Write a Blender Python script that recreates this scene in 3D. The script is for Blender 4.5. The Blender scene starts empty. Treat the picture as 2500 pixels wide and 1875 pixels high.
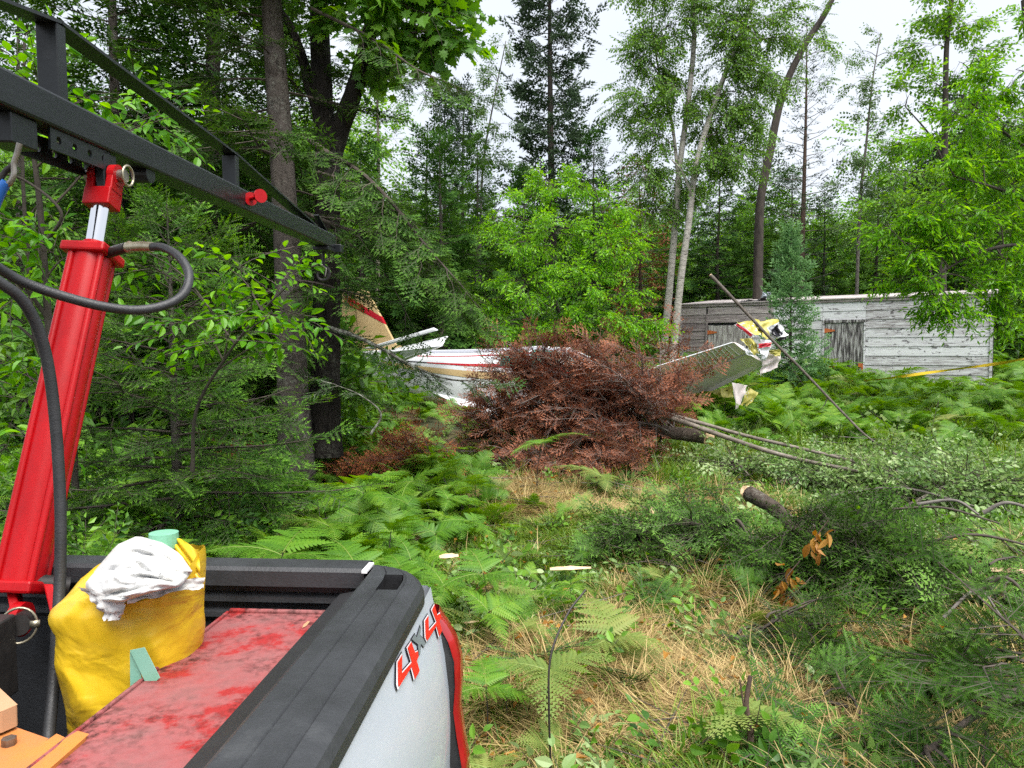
# Crashed light aircraft in a forest clearing, seen from beside a pickup with a small crane.
import bpy, bmesh, math, random
import numpy as np
from mathutils import Vector, Matrix

RAD = math.radians
sc = bpy.context.scene
COL = sc.collection
rng = np.random.default_rng(7)
random.seed(7)

# ------------------------------------------------------------------ camera
CAM = np.array([0.0, 0.0, 1.8]); PITCH = RAD(2.46); FPX = 2500 * 26 / 36.0
cam_d = bpy.data.cameras.new('camera'); cam_d.lens = 26; cam_d.sensor_width = 36
cam_d.clip_start = 0.05; cam_d.clip_end = 2000
cam = bpy.data.objects.new('camera', cam_d); COL.objects.link(cam)
cam.location = CAM; cam.rotation_euler = (math.pi / 2 - PITCH, 0, 0)
sc.camera = cam

# ------------------------------------------------------------------ world: overcast day
SUN_EL, SUN_AZ = RAD(64), RAD(150)            # azimuth measured from +Y toward +X
w = bpy.data.worlds.new('World'); sc.world = w; w.use_nodes = True
wn = w.node_tree.nodes; wl = w.node_tree.links; wn.clear()
out = wn.new('ShaderNodeOutputWorld'); bg = wn.new('ShaderNodeBackground')
sky = wn.new('ShaderNodeTexSky'); sky.sky_type = 'NISHITA'; sky.sun_disc = False
sky.sun_elevation = SUN_EL; sky.sun_rotation = SUN_AZ; sky.air_density = 1.0; sky.dust_density = 4.0
tc = wn.new('ShaderNodeTexCoord'); nz = wn.new('ShaderNodeTexNoise')
nz.inputs['Scale'].default_value = 2.2; nz.inputs['Detail'].default_value = 4
cr = wn.new('ShaderNodeValToRGB')
cr.color_ramp.elements[0].position = .35; cr.color_ramp.elements[0].color = (3.9, 4.15, 4.65, 1)
cr.color_ramp.elements[1].position = .7; cr.color_ramp.elements[1].color = (4.4, 4.6, 4.9, 1)
mx = wn.new('ShaderNodeMix'); mx.data_type = 'RGBA'; mx.inputs[0].default_value = .9
wl.new(tc.outputs['Generated'], nz.inputs['Vector']); wl.new(nz.outputs['Fac'], cr.inputs['Fac'])
wl.new(sky.outputs[0], mx.inputs[6]); wl.new(cr.outputs[0], mx.inputs[7])
wl.new(mx.outputs[2], bg.inputs[0]); bg.inputs[1].default_value = 0.05
wl.new(bg.outputs[0], out.inputs[0])
sd = bpy.data.lights.new('sun', 'SUN'); sd.energy = 1.5; sd.angle = RAD(50); sd.color = (1, .97, .92)
sun = bpy.data.objects.new('sun', sd); COL.objects.link(sun)
sdir = Vector((math.sin(SUN_AZ) * math.cos(SUN_EL), math.cos(SUN_AZ) * math.cos(SUN_EL), math.sin(SUN_EL)))
sun.rotation_euler = sdir.to_track_quat('Z', 'Y').to_euler(); sun.location = (0, 0, 40)
vs = sc.view_settings; vs.view_transform = 'Standard'; vs.look = 'None'; vs.gamma = 1; vs.exposure = 2.3
cy = sc.cycles; cy.max_bounces = 6; cy.diffuse_bounces = 3; cy.glossy_bounces = 2
cy.transmission_bounces = 3; cy.transparent_max_bounces = 6
cy.use_adaptive_sampling = True; cy.adaptive_threshold = .017; cy.adaptive_min_samples = 32
cy.use_denoising = False; cy.sample_clamp_indirect = 3.0; cy.caustics_reflective = False; cy.caustics_refractive = False

# ------------------------------------------------------------------ placing
sp_, cp_ = math.sin(PITCH), math.cos(PITCH)
def ray(px, py):
    a = (px - 1250) / FPX; b = -(py - 937.5) / FPX
    return np.array([a, b * sp_ + cp_, b * cp_ - sp_])
def at(px, py, Y):
    r = ray(px, py); return CAM + r * (Y / r[1])
def atz(px, py, z):
    r = ray(px, py); return CAM + r * ((z - CAM[2]) / r[2])
def hsh(x, y):
    return (0.10 * np.sin(x * .9 + 1.3) * np.cos(y * .7) + .06 * np.sin(x * 2.1 + y * 1.7) + .035 * np.sin(x * 4.3 - y * 3.1 + 2)
            + .02 * np.sin(7.7 * x + 3) * np.sin(6.9 * y))
def gz(x, y):
    x = np.asarray(x, float); y = np.asarray(y, float)
    t = np.clip((y - 9.5) / 13.0, 0, 1)
    rise = 1.25 * (t * t * (3 - 2 * t) * .5 + t * .5)
    far = np.clip(y - 22.5, 0, None) * .02
    near = np.clip((np.hypot(x + .9, y) - 1.5) / 2.5, .15, 1)
    return rise + far + hsh(x, y) * .8 * near

# ------------------------------------------------------------------ objects and properties
def tag(o, label=None, cat=None, group=None, kind=None):
    if label: o['label'] = label
    if cat: o['category'] = cat
    if group: o['group'] = group
    if kind: o['kind'] = kind
    return o
def empty(name, loc, label=None, cat=None, group=None):
    o = bpy.data.objects.new(name, None); COL.objects.link(o); o.location = [float(c) for c in loc]
    o.empty_display_size = .2
    return tag(o, label, cat, group)

class G:
    """gathers vertices and faces; build() links them as one mesh object"""
    def __init__(s): s.V = []; s.F = []; s.n = 0
    def add(s, V, F, mat=0, tint=.5):
        V = np.asarray(V, float).reshape(-1, 3)
        F = np.asarray(F, int)
        if len(F) == 0: return s
        t = np.full(len(F), tint, float) if np.isscalar(tint) else np.asarray(tint, float)
        m = np.full(len(F), mat, int) if np.isscalar(mat) else np.asarray(mat, int)
        s.V.append(V); s.F.append((F + s.n, m, t)); s.n += len(V)
        return s
    def merge(s, o, M=None, t=(0, 0, 0)):
        for V in o.V: pass
        base = s.n
        for V in o.V:
            s.V.append((V @ np.asarray(M).T if M is not None else V) + np.asarray(t)); s.n += len(V)
        for F, m, tt in o.F: s.F.append((F + base, m, tt))
        return s
    def arrays(s): return np.concatenate(s.V), s.F
    def mesh(s, name, mats, smooth=False, off=None):
        me = bpy.data.meshes.new(name)
        V = np.concatenate(s.V) if s.V else np.zeros((0, 3))
        if off is not None: V = V - np.asarray(off, float)
        me.vertices.add(len(V)); me.vertices.foreach_set('co', V.astype(np.float32).ravel())
        li, ls, mi, ti = [], [], [], []; pos = 0
        for F, m, t in s.F:
            k = F.shape[1]; li.append(F.ravel()); ls.append(pos + np.arange(len(F)) * k); pos += F.size
            mi.append(m); ti.append(t)
        if li:
            li = np.concatenate(li); ls = np.concatenate(ls); mi = np.concatenate(mi); ti = np.concatenate(ti)
            me.loops.add(len(li)); me.loops.foreach_set('vertex_index', li.astype(np.int32))
            me.polygons.add(len(ls)); me.polygons.foreach_set('loop_start', ls.astype(np.int32))
            me.polygons.foreach_set('material_index', mi.astype(np.int32))
            me.polygons.foreach_set('use_smooth', np.full(len(ls), bool(smooth)))
            a = me.attributes.new('tint', 'FLOAT', 'FACE'); a.data.foreach_set('value', ti.astype(np.float32))
        me.update(calc_edges=True)
        for m in (mats if isinstance(mats, (list, tuple)) else [mats]): me.materials.append(m)
        return me
    def build(s, name, mats, parent=None, smooth=False, bevel=0, loc=None):
        off = parent.location if parent is not None else loc
        p = parent
        off = np.zeros(3)
        while p is not None: off = off + np.array(p.location); p = p.parent
        if parent is None and loc is not None: off = np.asarray(loc, float)
        me = s.mesh(name, mats, smooth, off)
        o = bpy.data.objects.new(name, me); COL.objects.link(o)
        if parent is not None: o.parent = parent
        elif loc is not None: o.location = [float(c) for c in loc]
        if bevel:
            b = o.modifiers.new('bevel', 'BEVEL'); b.width = bevel; b.segments = 2; b.limit_method = 'ANGLE'; b.angle_limit = RAD(35)
            if smooth is None: pass
        return o

def nrm(v):
    v = np.asarray(v, float); n = np.linalg.norm(v, axis=-1, keepdims=True); return v / np.where(n < 1e-9, 1, n)
def frames(d, up=None, roll=None):
    """(n,3,3) matrices whose columns are x=d, y, z"""
    d = nrm(np.atleast_2d(d)); n = len(d)
    up = np.tile([0, 0, 1.0], (n, 1)) if up is None else np.broadcast_to(np.asarray(up, float), (n, 3))
    y = np.cross(up, d); bad = np.linalg.norm(y, axis=1) < 1e-3
    if bad.any(): y[bad] = np.cross([1.0, .3, 0], d[bad])
    y = nrm(y); z = np.cross(d, y)
    if roll is not None:
        c, s_ = np.cos(roll)[:, None], np.sin(roll)[:, None]
        y, z = y * c + z * s_, z * c - y * s_
    return np.stack([d, y, z], axis=2)
def stamp(g, tmpl, M, T, S=1.0, tint=None, mat=None):
    """copies of a template (V, [(F,mat,tint)]) into g; M (n,3,3), T (n,3), S scalar or (n,)"""
    V, FF = tmpl; n = len(T); k = len(V)
    S = np.broadcast_to(np.asarray(S, float), (n,)) if np.ndim(S) < 2 else S
    if np.ndim(S) == 1: W = np.einsum('nij,kj->nki', M, V) * S[:, None, None]
    else: W = np.einsum('nij,nkj->nki', M, V[None] * S[:, None, :])
    W = W + T[:, None, :]
    base = g.n; g.V.append(W.reshape(-1, 3)); g.n += n * k
    offs = base + np.arange(n) * k
    for F, m, t in FF:
        Fn = (F[None] + offs[:, None, None]).reshape(-1, F.shape[1])
        tt = np.tile(t, n)
        if tint is not None: tt = np.clip(tt + np.repeat(tint, len(F)), 0, 1)
        mm = np.tile(m, n) if mat is None else np.full(len(Fn), mat)
        g.F.append((Fn, mm, tt))
def sticks(g, P0, P1, r0, r1, sides=3, mat=0, tint=.5):
    P0 = np.atleast_2d(P0); P1 = np.atleast_2d(P1); n = len(P0)
    if n == 0: return
    M = frames(P1 - P0); a = np.arange(sides) * 2 * np.pi / sides
    ring = np.stack([np.zeros(sides), np.cos(a), np.sin(a)], 1)
    rr = np.einsum('nij,kj->nki', M, ring)
    r0 = np.broadcast_to(np.asarray(r0, float), (n,)); r1 = np.broadcast_to(np.asarray(r1, float), (n,))
    V = np.concatenate([P0[:, None] + rr * r0[:, None, None], P1[:, None] + rr * r1[:, None, None]], 1)
    i = np.arange(sides); j = (i + 1) % sides
    F = np.stack([i, j, j + sides, i + sides], 1)
    g.add(V.reshape(-1, 3), (F[None] + (np.arange(n) * 2 * sides)[:, None, None]).reshape(-1, 4), mat, tint)
def crom(P, n):
    """Catmull-Rom through P, n samples"""
    P = np.asarray(P, float); Q = np.vstack([2 * P[0] - P[1], P, 2 * P[-1] - P[-2]])
    t = np.linspace(0, len(P) - 1 - 1e-9, n); i = t.astype(int); f = (t - i)[:, None]
    a, b, c, d = Q[i], Q[i + 1], Q[i + 2], Q[i + 3]
    return .5 * (2 * b + (c - a) * f + (2 * a - 5 * b + 4 * c - d) * f ** 2 + (3 * b - a - 3 * c + d) * f ** 3)
def tube(g, P, r, sides=10, mat=0, caps=True, wob=0, tint=.5):
    P = np.asarray(P, float); n = len(P); r = np.broadcast_to(np.asarray(r, float), (n,))
    d = np.gradient(P, axis=0); M = frames(d)
    y = M[0, :, 1]; ys, zs = [], []
    for k in range(n):                                   # carry the frame along
        x = M[k, :, 0]; y = y - x * (y @ x); y = y / max(np.linalg.norm(y), 1e-9)
        ys.append(y); zs.append(np.cross(x, y))
    ys = np.array(ys); zs = np.array(zs)
    a = np.arange(sides) * 2 * np.pi / sides
    rad = r[:, None] * np.ones((1, sides))
    if wob: rad = rad * (1 + wob * rng.uniform(-1, 1, (n, sides)))
    V = P[:, None] + ys[:, None] * (np.cos(a)[None, :, None] * rad[..., None]) + zs[:, None] * (np.sin(a)[None, :, None] * rad[..., None])
    i = np.arange(sides); j = (i + 1) % sides
    F = np.concatenate([np.stack([i, j, j + sides, i + sides], 1) + k * sides for k in range(n - 1)])
    base = V.reshape(-1, 3)
    g.add(base, F, mat, tint)
    if caps:
        for k, flip in ((0, True), (n - 1, False)):
            c = np.vstack([P[k], V[k]]); F2 = np.stack([np.zeros(sides, int), i + 1, j + 1], 1)
            g.add(c, F2[:, ::-1] if flip else F2, mat, tint)
def box(g, c, h, M=None, mat=0, tint=.5):
    c = np.asarray(c, float); s = np.array([[x, y, z] for x in (-1, 1) for y in (-1, 1) for z in (-1, 1)], float) * np.asarray(h, float)
    if M is not None: s = s @ np.asarray(M, float).T
    F = [[0, 1, 3, 2], [4, 6, 7, 5], [0, 4, 5, 1], [2, 3, 7, 6], [0, 2, 6, 4], [1, 5, 7, 3]]
    g.add(s + c, F, mat, tint); return g
def hexa(g, P, mat=0, tint=.5):
    """eight corners: four of the bottom (a b c d round), four of the top in the same order"""
    g.add(P, [[3, 2, 1, 0], [4, 5, 6, 7], [0, 1, 5, 4], [1, 2, 6, 5], [2, 3, 7, 6], [3, 0, 4, 7]], mat, tint); return g
def disc(g, c, axis, r, h, n=20, mat=0):
    c = np.asarray(c, float); a = nrm(axis)
    tube(g, [c - a * h / 2, c + a * h / 2], r, n, mat)

# ------------------------------------------------------------------ materials
def newmat(name):
    m = bpy.data.materials.new(name); m.use_nodes = True; nt = m.node_tree
    return m, nt.nodes, nt.links, nt.nodes['Principled BSDF']
def ramp(nodes, stops):
    r = nodes.new('ShaderNodeValToRGB'); e = r.color_ramp.elements
    while len(e) < len(stops): e.new(.5)
    for k, (p, c) in enumerate(stops):
        e[k].position = p; e[k].color = (c[0], c[1], c[2], 1)
    return r
def texnoise(nodes, links, scale, detail=5, rough=.6, stretch=None, coord='Object', dist=0):
    t = nodes.new('ShaderNodeTexCoord'); n = nodes.new('ShaderNodeTexNoise')
    n.inputs['Scale'].default_value = scale; n.inputs['Detail'].default_value = detail
    n.inputs['Roughness'].default_value = rough; n.inputs['Distortion'].default_value = dist
    if stretch is not None:
        mp = nodes.new('ShaderNodeMapping'); mp.inputs['Scale'].default_value = stretch
        links.new(t.outputs[coord], mp.inputs[0]); links.new(mp.outputs[0], n.inputs['Vector'])
    else: links.new(t.outputs[coord], n.inputs['Vector'])
    return n
def mat(name, stops, rough=.5, metal=0, scale=6, stretch=None, detail=5, bump=0, bscale=None, spec=.5, coat=0, rough2=None, dist=0, bstretch=None):
    m, N, L, P = newmat(name)
    if not isinstance(stops[0], (tuple, list)): stops = [(0, stops)]
    P.inputs['Roughness'].default_value = rough; P.inputs['Metallic'].default_value = metal
    P.inputs['Specular IOR Level'].default_value = spec; P.inputs['Coat Weight'].default_value = coat
    if len(stops) == 1: P.inputs['Base Color'].default_value = (*stops[0][1], 1)
    else:
        n = texnoise(N, L, scale, detail, .62, stretch, dist=dist); r = ramp(N, stops)
        L.new(n.outputs['Fac'], r.inputs['Fac']); L.new(r.outputs[0], P.inputs['Base Color'])
        if rough2 is not None:
            mr = N.new('ShaderNodeMapRange'); mr.inputs[3].default_value = rough; mr.inputs[4].default_value = rough2
            L.new(n.outputs['Fac'], mr.inputs[0]); L.new(mr.outputs[0], P.inputs['Roughness'])
    if bump:
        n2 = texnoise(N, L, bscale or scale * 3, 4, .6, bstretch if bstretch is not None else stretch); b = N.new('ShaderNodeBump')
        b.inputs['Strength'].default_value = bump; b.inputs['Distance'].default_value = .02
        L.new(n2.outputs['Fac'], b.inputs['Height']); L.new(b.outputs[0], P.inputs['Normal'])
    return m
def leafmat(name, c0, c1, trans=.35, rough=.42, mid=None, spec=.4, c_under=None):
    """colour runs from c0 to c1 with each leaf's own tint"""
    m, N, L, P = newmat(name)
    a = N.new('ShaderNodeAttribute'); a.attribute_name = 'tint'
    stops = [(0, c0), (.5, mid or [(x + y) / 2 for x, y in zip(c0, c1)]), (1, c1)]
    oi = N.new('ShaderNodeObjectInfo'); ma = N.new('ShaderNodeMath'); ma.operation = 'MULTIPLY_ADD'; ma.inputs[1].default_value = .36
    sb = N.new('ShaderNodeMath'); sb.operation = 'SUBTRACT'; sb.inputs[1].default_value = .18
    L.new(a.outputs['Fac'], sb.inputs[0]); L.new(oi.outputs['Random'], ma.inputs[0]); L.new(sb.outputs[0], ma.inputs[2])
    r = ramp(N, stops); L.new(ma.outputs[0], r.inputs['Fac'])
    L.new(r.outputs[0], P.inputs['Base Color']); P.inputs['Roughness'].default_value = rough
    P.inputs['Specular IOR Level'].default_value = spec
    if trans > 0:
        t = N.new('ShaderNodeBsdfTranslucent'); hs = N.new('ShaderNodeHueSaturation')
        hs.inputs['Hue'].default_value = .485; hs.inputs['Saturation'].default_value = 1.12; hs.inputs['Value'].default_value = 1.35
        L.new(r.outputs[0], hs.inputs['Color']); L.new(hs.outputs[0], t.inputs[0])
        ms = N.new('ShaderNodeMixShader'); ms.inputs[0].default_value = trans
        L.new(P.outputs[0], ms.inputs[1]); L.new(t.outputs[0], ms.inputs[2])
        L.new(ms.outputs[0], N['Material Output'].inputs[0])
    return m

M_ = {}
M_['white_paint'] = mat('white_paint', [(.35, (.45, .50, .56)), (.7, (.49, .53, .59))], .3, scale=3, coat=.3)
M_['black_plastic'] = mat('black_plastic', [(.3, (.018, .019, .021)), (.62, (.03, .032, .036)), (.8, (.055, .058, .062))], .38, scale=9, bump=.12, bscale=160, rough2=.6)
M_['bed_liner'] = mat('bed_liner', [(.3, (.008, .008, .009)), (.8, (.022, .022, .024))], .55, scale=6, bump=.1, bscale=60)
M_['tail_red'] = mat('tail_red', [(.35, (.14, .006, .008)), (.5, (.30, .006, .008)), (.62, (.46, .010, .010))], .15, scale=7, coat=.5, stretch=(1, 1, .4))
M_['decal_red'] = mat('decal_red', (.72, .02, .012), .35)
M_['decal_black'] = mat('decal_black', (.02, .018, .03), .4)
M_['decal_white'] = mat('decal_white', (.8, .78, .8), .4)
M_['decal_grey'] = mat('decal_grey', (.16, .19, .20), .4)
M_['boom_paint'] = mat('boom_paint', [(.3, (.007, .009, .011)), (.62, (.012, .015, .017)), (.8, (.03, .033, .036))], .26, scale=4, stretch=(3, .6, 3), bump=.03, bscale=14, rough2=.45, spec=.4)
M_['crane_red'] = mat('crane_red', [(.28, (.26, .002, .004)), (.55, (.40, .003, .006)), (.8, (.46, .008, .010))], .38, scale=7, spec=.3, stretch=(1, 1, .5))
M_['chrome'] = mat('chrome', (.75, .76, .78), .12, metal=1)
M_['steel'] = mat('steel', [(.3, (.16, .14, .12)), (.7, (.38, .36, .32))], .4, metal=.9, scale=30)
M_['brass_iron'] = mat('brass_iron', [(.3, (.28, .25, .17)), (.7, (.46, .42, .32))], .35, metal=.8, scale=30)
M_['dark_iron'] = mat('dark_iron', [(.3, (.015, .014, .014)), (.7, (.05, .045, .042))], .5, metal=.4, scale=20)
M_['rubber'] = mat('rubber', [(.3, (.016, .017, .019)), (.7, (.03, .031, .034))], .48, scale=20, bump=.15, bscale=250)
M_['tyre'] = mat('tyre', (.02, .02, .02), .8)
M_['blue_paint'] = mat('blue_paint', (.02, .12, .42), .4)
M_['orange_paint'] = mat('orange_paint', [(.3, (.46, .15, .06)), (.55, (.50, .19, .035)), (.75, (.52, .25, .03))], .45, scale=4)
M_['peach_paint'] = mat('peach_paint', [(.35, (.40, .22, .12)), (.7, (.46, .27, .15))], .55, scale=6)
M_['grey_rubber'] = mat('grey_rubber', (.12, .11, .10), .6)

# ------------------------------------------------------------------ ground
xs = np.concatenate([np.linspace(-220, -22, 20), np.linspace(-20, 24, 150), np.linspace(26, 220, 20)])
ys = np.concatenate([np.linspace(-60, -4, 12), np.linspace(-3, 26, 120), np.linspace(27, 260, 40)])
XX, YY = np.meshgrid(xs, ys)
ZZ = gz(XX, YY)
g = G(); V = np.stack([XX, YY, ZZ], -1).reshape(-1, 3); nx, ny = len(xs), len(ys)
i, j = np.meshgrid(np.arange(nx - 1), np.arange(ny - 1)); k = (j * nx + i).ravel()
g.add(V, np.stack([k, k + 1, k + 1 + nx, k + nx], 1))
m, N, L, P = newmat('forest_floor')
n1 = texnoise(N, L, .55, 6, .65); n2 = texnoise(N, L, 9, 6, .7)
r1 = ramp(N, [(.36, (.030, .042, .012)), (.46, (.055, .052, .018)), (.54, (.13, .095, .04)), (.64, (.18, .125, .055))])
r2 = ramp(N, [(.3, (.35, .3, .25)), (.55, (.9, .9, .85)), (.8, (1.3, 1.25, 1.1))])
mm = N.new('ShaderNodeMix'); mm.data_type = 'RGBA'; mm.blend_type = 'MULTIPLY'; mm.inputs[0].default_value = 1
L.new(n1.outputs['Fac'], r1.inputs[0]); L.new(n2.outputs['Fac'], r2.inputs[0])
L.new(r1.outputs[0], mm.inputs[6]); L.new(r2.outputs[0], mm.inputs[7]); L.new(mm.outputs[2], P.inputs['Base Color'])
P.inputs['Roughness'].default_value = .9
b = N.new('ShaderNodeBump'); b.inputs['Strength'].default_value = .8; b.inputs['Distance'].default_value = .05
L.new(n2.outputs['Fac'], b.inputs['Height']); L.new(b.outputs[0], P.inputs['Normal'])
tag(g.build('ground', m, smooth=True), kind='structure')

# ------------------------------------------------------------------ pickup truck (only its bed is near the camera)
RZ = 1.30                                             # height of the bed rail
TU = np.array([.062, .998, 0]); TV = np.array([-.998, .062, 0]); TO = np.array([-.198, 1.70, 0])
def T(s, t, z): return TO + TV * s + TU * t + np.array([0, 0, z])
truck = empty('pickup_truck', T(.9, -1.2, 0), 'white pickup truck whose open cargo bed carries the crane and the yellow bag', 'truck')
def sweep(prof, path_fn, n, closed=False):
    """prof: list of (a, z); path_fn(k, a, z) -> world point"""
    V = np.array([[path_fn(k, a, z) for a, z in prof] for k in range(n)]); m_ = len(prof)
    F = []
    for k in range(n - 1):
        for q in range(m_ - 1): F.append([k * m_ + q, k * m_ + q + 1, (k + 1) * m_ + q + 1, (k + 1) * m_ + q])
    return V.reshape(-1, 3), F
# outer white skin: profile of (outward offset, z), swept from the front of the bed round the rear corner
skin = [(0.010, RZ - .045), (.016, RZ - .075), (.030, RZ - .12), (.048, RZ - .20), (.058, RZ - .28), (.062, RZ - .36),
        (.060, RZ - .48), (.054, RZ - .60), (.046, RZ - .74), (.03, RZ - .80)]
tt = np.concatenate([np.linspace(-2.05, -.25, 10), [-.15, -.08, -.03, .0]])
def skin_pt(k, a, z):
    t = tt[k]; close = max(0, (t + .10) / .14)
    return T(-a * (1 - .25 * close ** 2), t, z)
g = G(); V, F = sweep(skin, skin_pt, len(tt)); g.add(V, np.array(F)[:, ::-1])
side = g.build('bed_side', M_['white_paint'], truck, smooth=True)
# wheel below it
for tx in (-1.15,):
    wroot = empty('wheel', (0, 0, 0)); wroot.parent = truck; wroot.location = Vector(T(.17, tx, .40)) - truck.location
    c = T(.17, tx, .40)
    g = G(); a = np.linspace(0, 2 * np.pi, 33)[:-1]
    prof = [(-.11, .24), (-.125, .33), (-.10, .40), (.10, .40), (.125, .33), (.11, .24)]
    V = np.array([[c + TV * q + (TU * math.cos(t) + np.array([0, 0, 1]) * math.sin(t)) * r for q, r in prof] for t in a])
    F = [[p * 6 + q, p * 6 + (q + 1) % 6, ((p + 1) % 32) * 6 + (q + 1) % 6, ((p + 1) % 32) * 6 + q] for p in range(32) for q in range(6)]
    g.add(V.reshape(-1, 3), F); g.build('tyre', M_['tyre'], wroot, smooth=True)
    g = G(); disc(g, c - TV * .05, TV, .245, .05, 28); [box(g, c - TV * .085 + (TU * math.cos(q) + np.array([0, 0, 1]) * math.sin(q)) * .13, (.02, .03, .1),
        np.stack([TV, np.cross(TU * math.cos(q) + np.array([0, 0, 1]) * math.sin(q), TV), TU * math.cos(q) + np.array([0, 0, 1]) * math.sin(q)], 1)) for q in np.arange(5) * 2 * np.pi / 5]
    g.build('rim', M_['steel'], wroot)
# rear end panel beneath the tail lamp, and tail lamp
g = G()
zs = [RZ - .05, RZ - .075, RZ - .12, RZ - .2, RZ - .28, RZ - .36, RZ - .48, RZ - .6, RZ - .78]
def outz(z): return float(np.interp(-z, [-q[1] for q in skin], [q[0] for q in skin]))
V = []
for z in zs:
    o_ = outz(z)
    V += [T(-o_ * .87 + .000, .0, z), T(-o_ * .6 + .01, .022, z), T(.05, .03, z), T(.16, .03, z)]
F = [[r * 4 + c, (r + 1) * 4 + c, (r + 1) * 4 + c + 1, r * 4 + c + 1] for r in range(len(zs) - 1) for c in range(3)]
g.add(V, F); g.build('rear_post', M_['white_paint'], truck, smooth=True)
lz = [RZ - .115, RZ - .14, RZ - .175, RZ - .22, RZ - .28, RZ - .34, RZ - .40, RZ - .47, RZ - .54, RZ - .58]
lw = [.004, .018, .030, .036, .033, .028, .034, .044, .044, .012]
def lamp_shell(grow, t0, t1, ins):
    V = []
    for z, w_ in zip(lz, lw):
        o_ = outz(z); f = w_ + grow
        V += [T(-o_ * .76 - f * .25, t0, z), T(-o_ * .76 - f, t0 + .02, z), T(-o_ * .72 - f * 1.25, t1 - .035, z), T(-o_ * .6 - f * .9, t1 - .008, z), T(-o_ * .2, t1 + .002, z), T(.1, t1, z)]
    n_ = 6; F = [[r * n_ + c, (r + 1) * n_ + c, (r + 1) * n_ + c + 1, r * n_ + c + 1] for r in range(len(lz) - 1) for c in range(n_ - 1)]
    F.append(list(range(n_))[:4]); return V, F
g = G(); V, F = lamp_shell(-.014, -.020, .030, 0); g.add(V, F[:-1]); gk = g.build('lamp_gasket', M_['rubber'], truck, smooth=True)
g = G(); V, F = lamp_shell(-.004, -.004, .085, 0); g.add(V, F[:-1]); lamp = g.build('tail_lamp', M_['tail_red'], truck, smooth=True)
# rear bumper and tailgate outer skin, out of sight from here
g = G(); box(g, T(.85, .14, .62), (.85, .09, .11), np.stack([-TV, TU, [0, 0, 1]], 1)); g.build('bumper', M_['chrome'], truck, bevel=.03)
# rail cap: (inward s, z) profile along the side, rounded in plan at the rear corner
capp = [(-.014, RZ - .050), (-.014, RZ - .028), (-.006, RZ - .012), (.006, RZ - .004), (.026, RZ - .001), (.030, RZ - .004), (.034, RZ), (.075, RZ), (.0775, RZ - .003), (.080, RZ), (.118, RZ), (.126, RZ - .005), (.128, RZ - .05)]
ct = list(np.linspace(-2.05, -.30, 8)) + [-.165, -.12, -.10, -.08, -.060, -.04, -.02, -.005, .012]
def cap_pt(k, s, z):
    t = ct[k]; shift = 0
    if t > -.12: shift = .115 * (1 - math.sqrt(max(0, 1 - ((t + .12) / .132) ** 2)))
    s2 = max(s + shift * (1 - s / .13), s) if s < .128 else s
    return T(s2, t, z)
V, F = sweep(capp, cap_pt, len(ct)); m_ = len(capp)
HK, H0, H1 = 8, 6, 10                               # the stake pocket: leave these faces open
keep = [f for f in F if not (8 <= f[0] // m_ <= 11 and 6 <= f[0] % m_ <= 8)]
g = G(); g.add(V, np.array(keep)[:, ::-1])
e = len(ct) - 1; g.add([V[e * m_ + q] for q in range(m_)] + [V[e * m_ + 0] + TV * .142], [[q, q + 1, m_] for q in range(m_ - 1)])
cap = g.build('rail_cap', M_['black_plastic'], truck, smooth=False)
g = G()                                              # the pocket's walls
h4 = [V[8 * m_ + 6], V[8 * m_ + 9], V[12 * m_ + 9], V[12 * m_ + 6]]; lo = [p - np.array([0, 0, .12]) for p in h4]
g.add(h4 + lo, [[0, 1, 5, 4], [1, 2, 6, 5], [2, 3, 7, 6], [3, 0, 4, 7], [4, 5, 6, 7]]); g.build('stake_pocket', M_['bed_liner'], cap)
# small drain strip, seam between side and tailgate
g = G(); box(g, T(.136, -.012, RZ + .000), (.006, .034, .003), np.stack([-TV, TU, [0, 0, 1]], 1)); g.build('corner_clip', M_['decal_white'], cap)
# bed interior: inner wall, floor, front wall
g = G()
inw = [(.128, RZ - .045), (.20, RZ - .06), (.20, RZ - .14), (.19, RZ - .16), (.19, RZ - .50)]
V, F = sweep(inw, lambda k, s, z: T(s, [-2.05, -.02][k], z), 2); g.add(V, np.array(F)[:, ::-1]); g.build('inner_wall', M_['bed_liner'], truck)
g = G()
inw2 = [(1.72, RZ), (1.60, RZ), (1.59, RZ - .06), (1.53, RZ - .09), (1.53, RZ - .50)]
V, F = sweep(inw2, lambda k, s, z: T(s, [-2.05, -.02][k], z), 2); g.add(V, F); g.build('inner_wall', M_['bed_liner'], truck)
g = G(); V, F = sweep([(1.72, RZ), (1.78, RZ - .2), (1.79, RZ - .8)], lambda k, s, z: T(s, [-2.05, -.02][k], z), 2); g.add(V, F); g.build('bed_side', M_['white_paint'], truck, smooth=True)
g = G()
for q in range(13):
    s0 = .19 + q * 1.34 / 13
    box(g, T(s0 + .05, -1.03, RZ - .505 + (q % 2) * .012), (.052, 1.03, .012), np.stack([-TV, TU, [0, 0, 1]], 1))
g.build('bed_floor', M_['bed_liner'], truck)
g = G(); box(g, T(.86, -2.06, RZ - .27), (.86, .02, .27), np.stack([-TV, TU, [0, 0, 1]], 1)); g.build('front_wall', M_['bed_liner'], truck)
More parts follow.
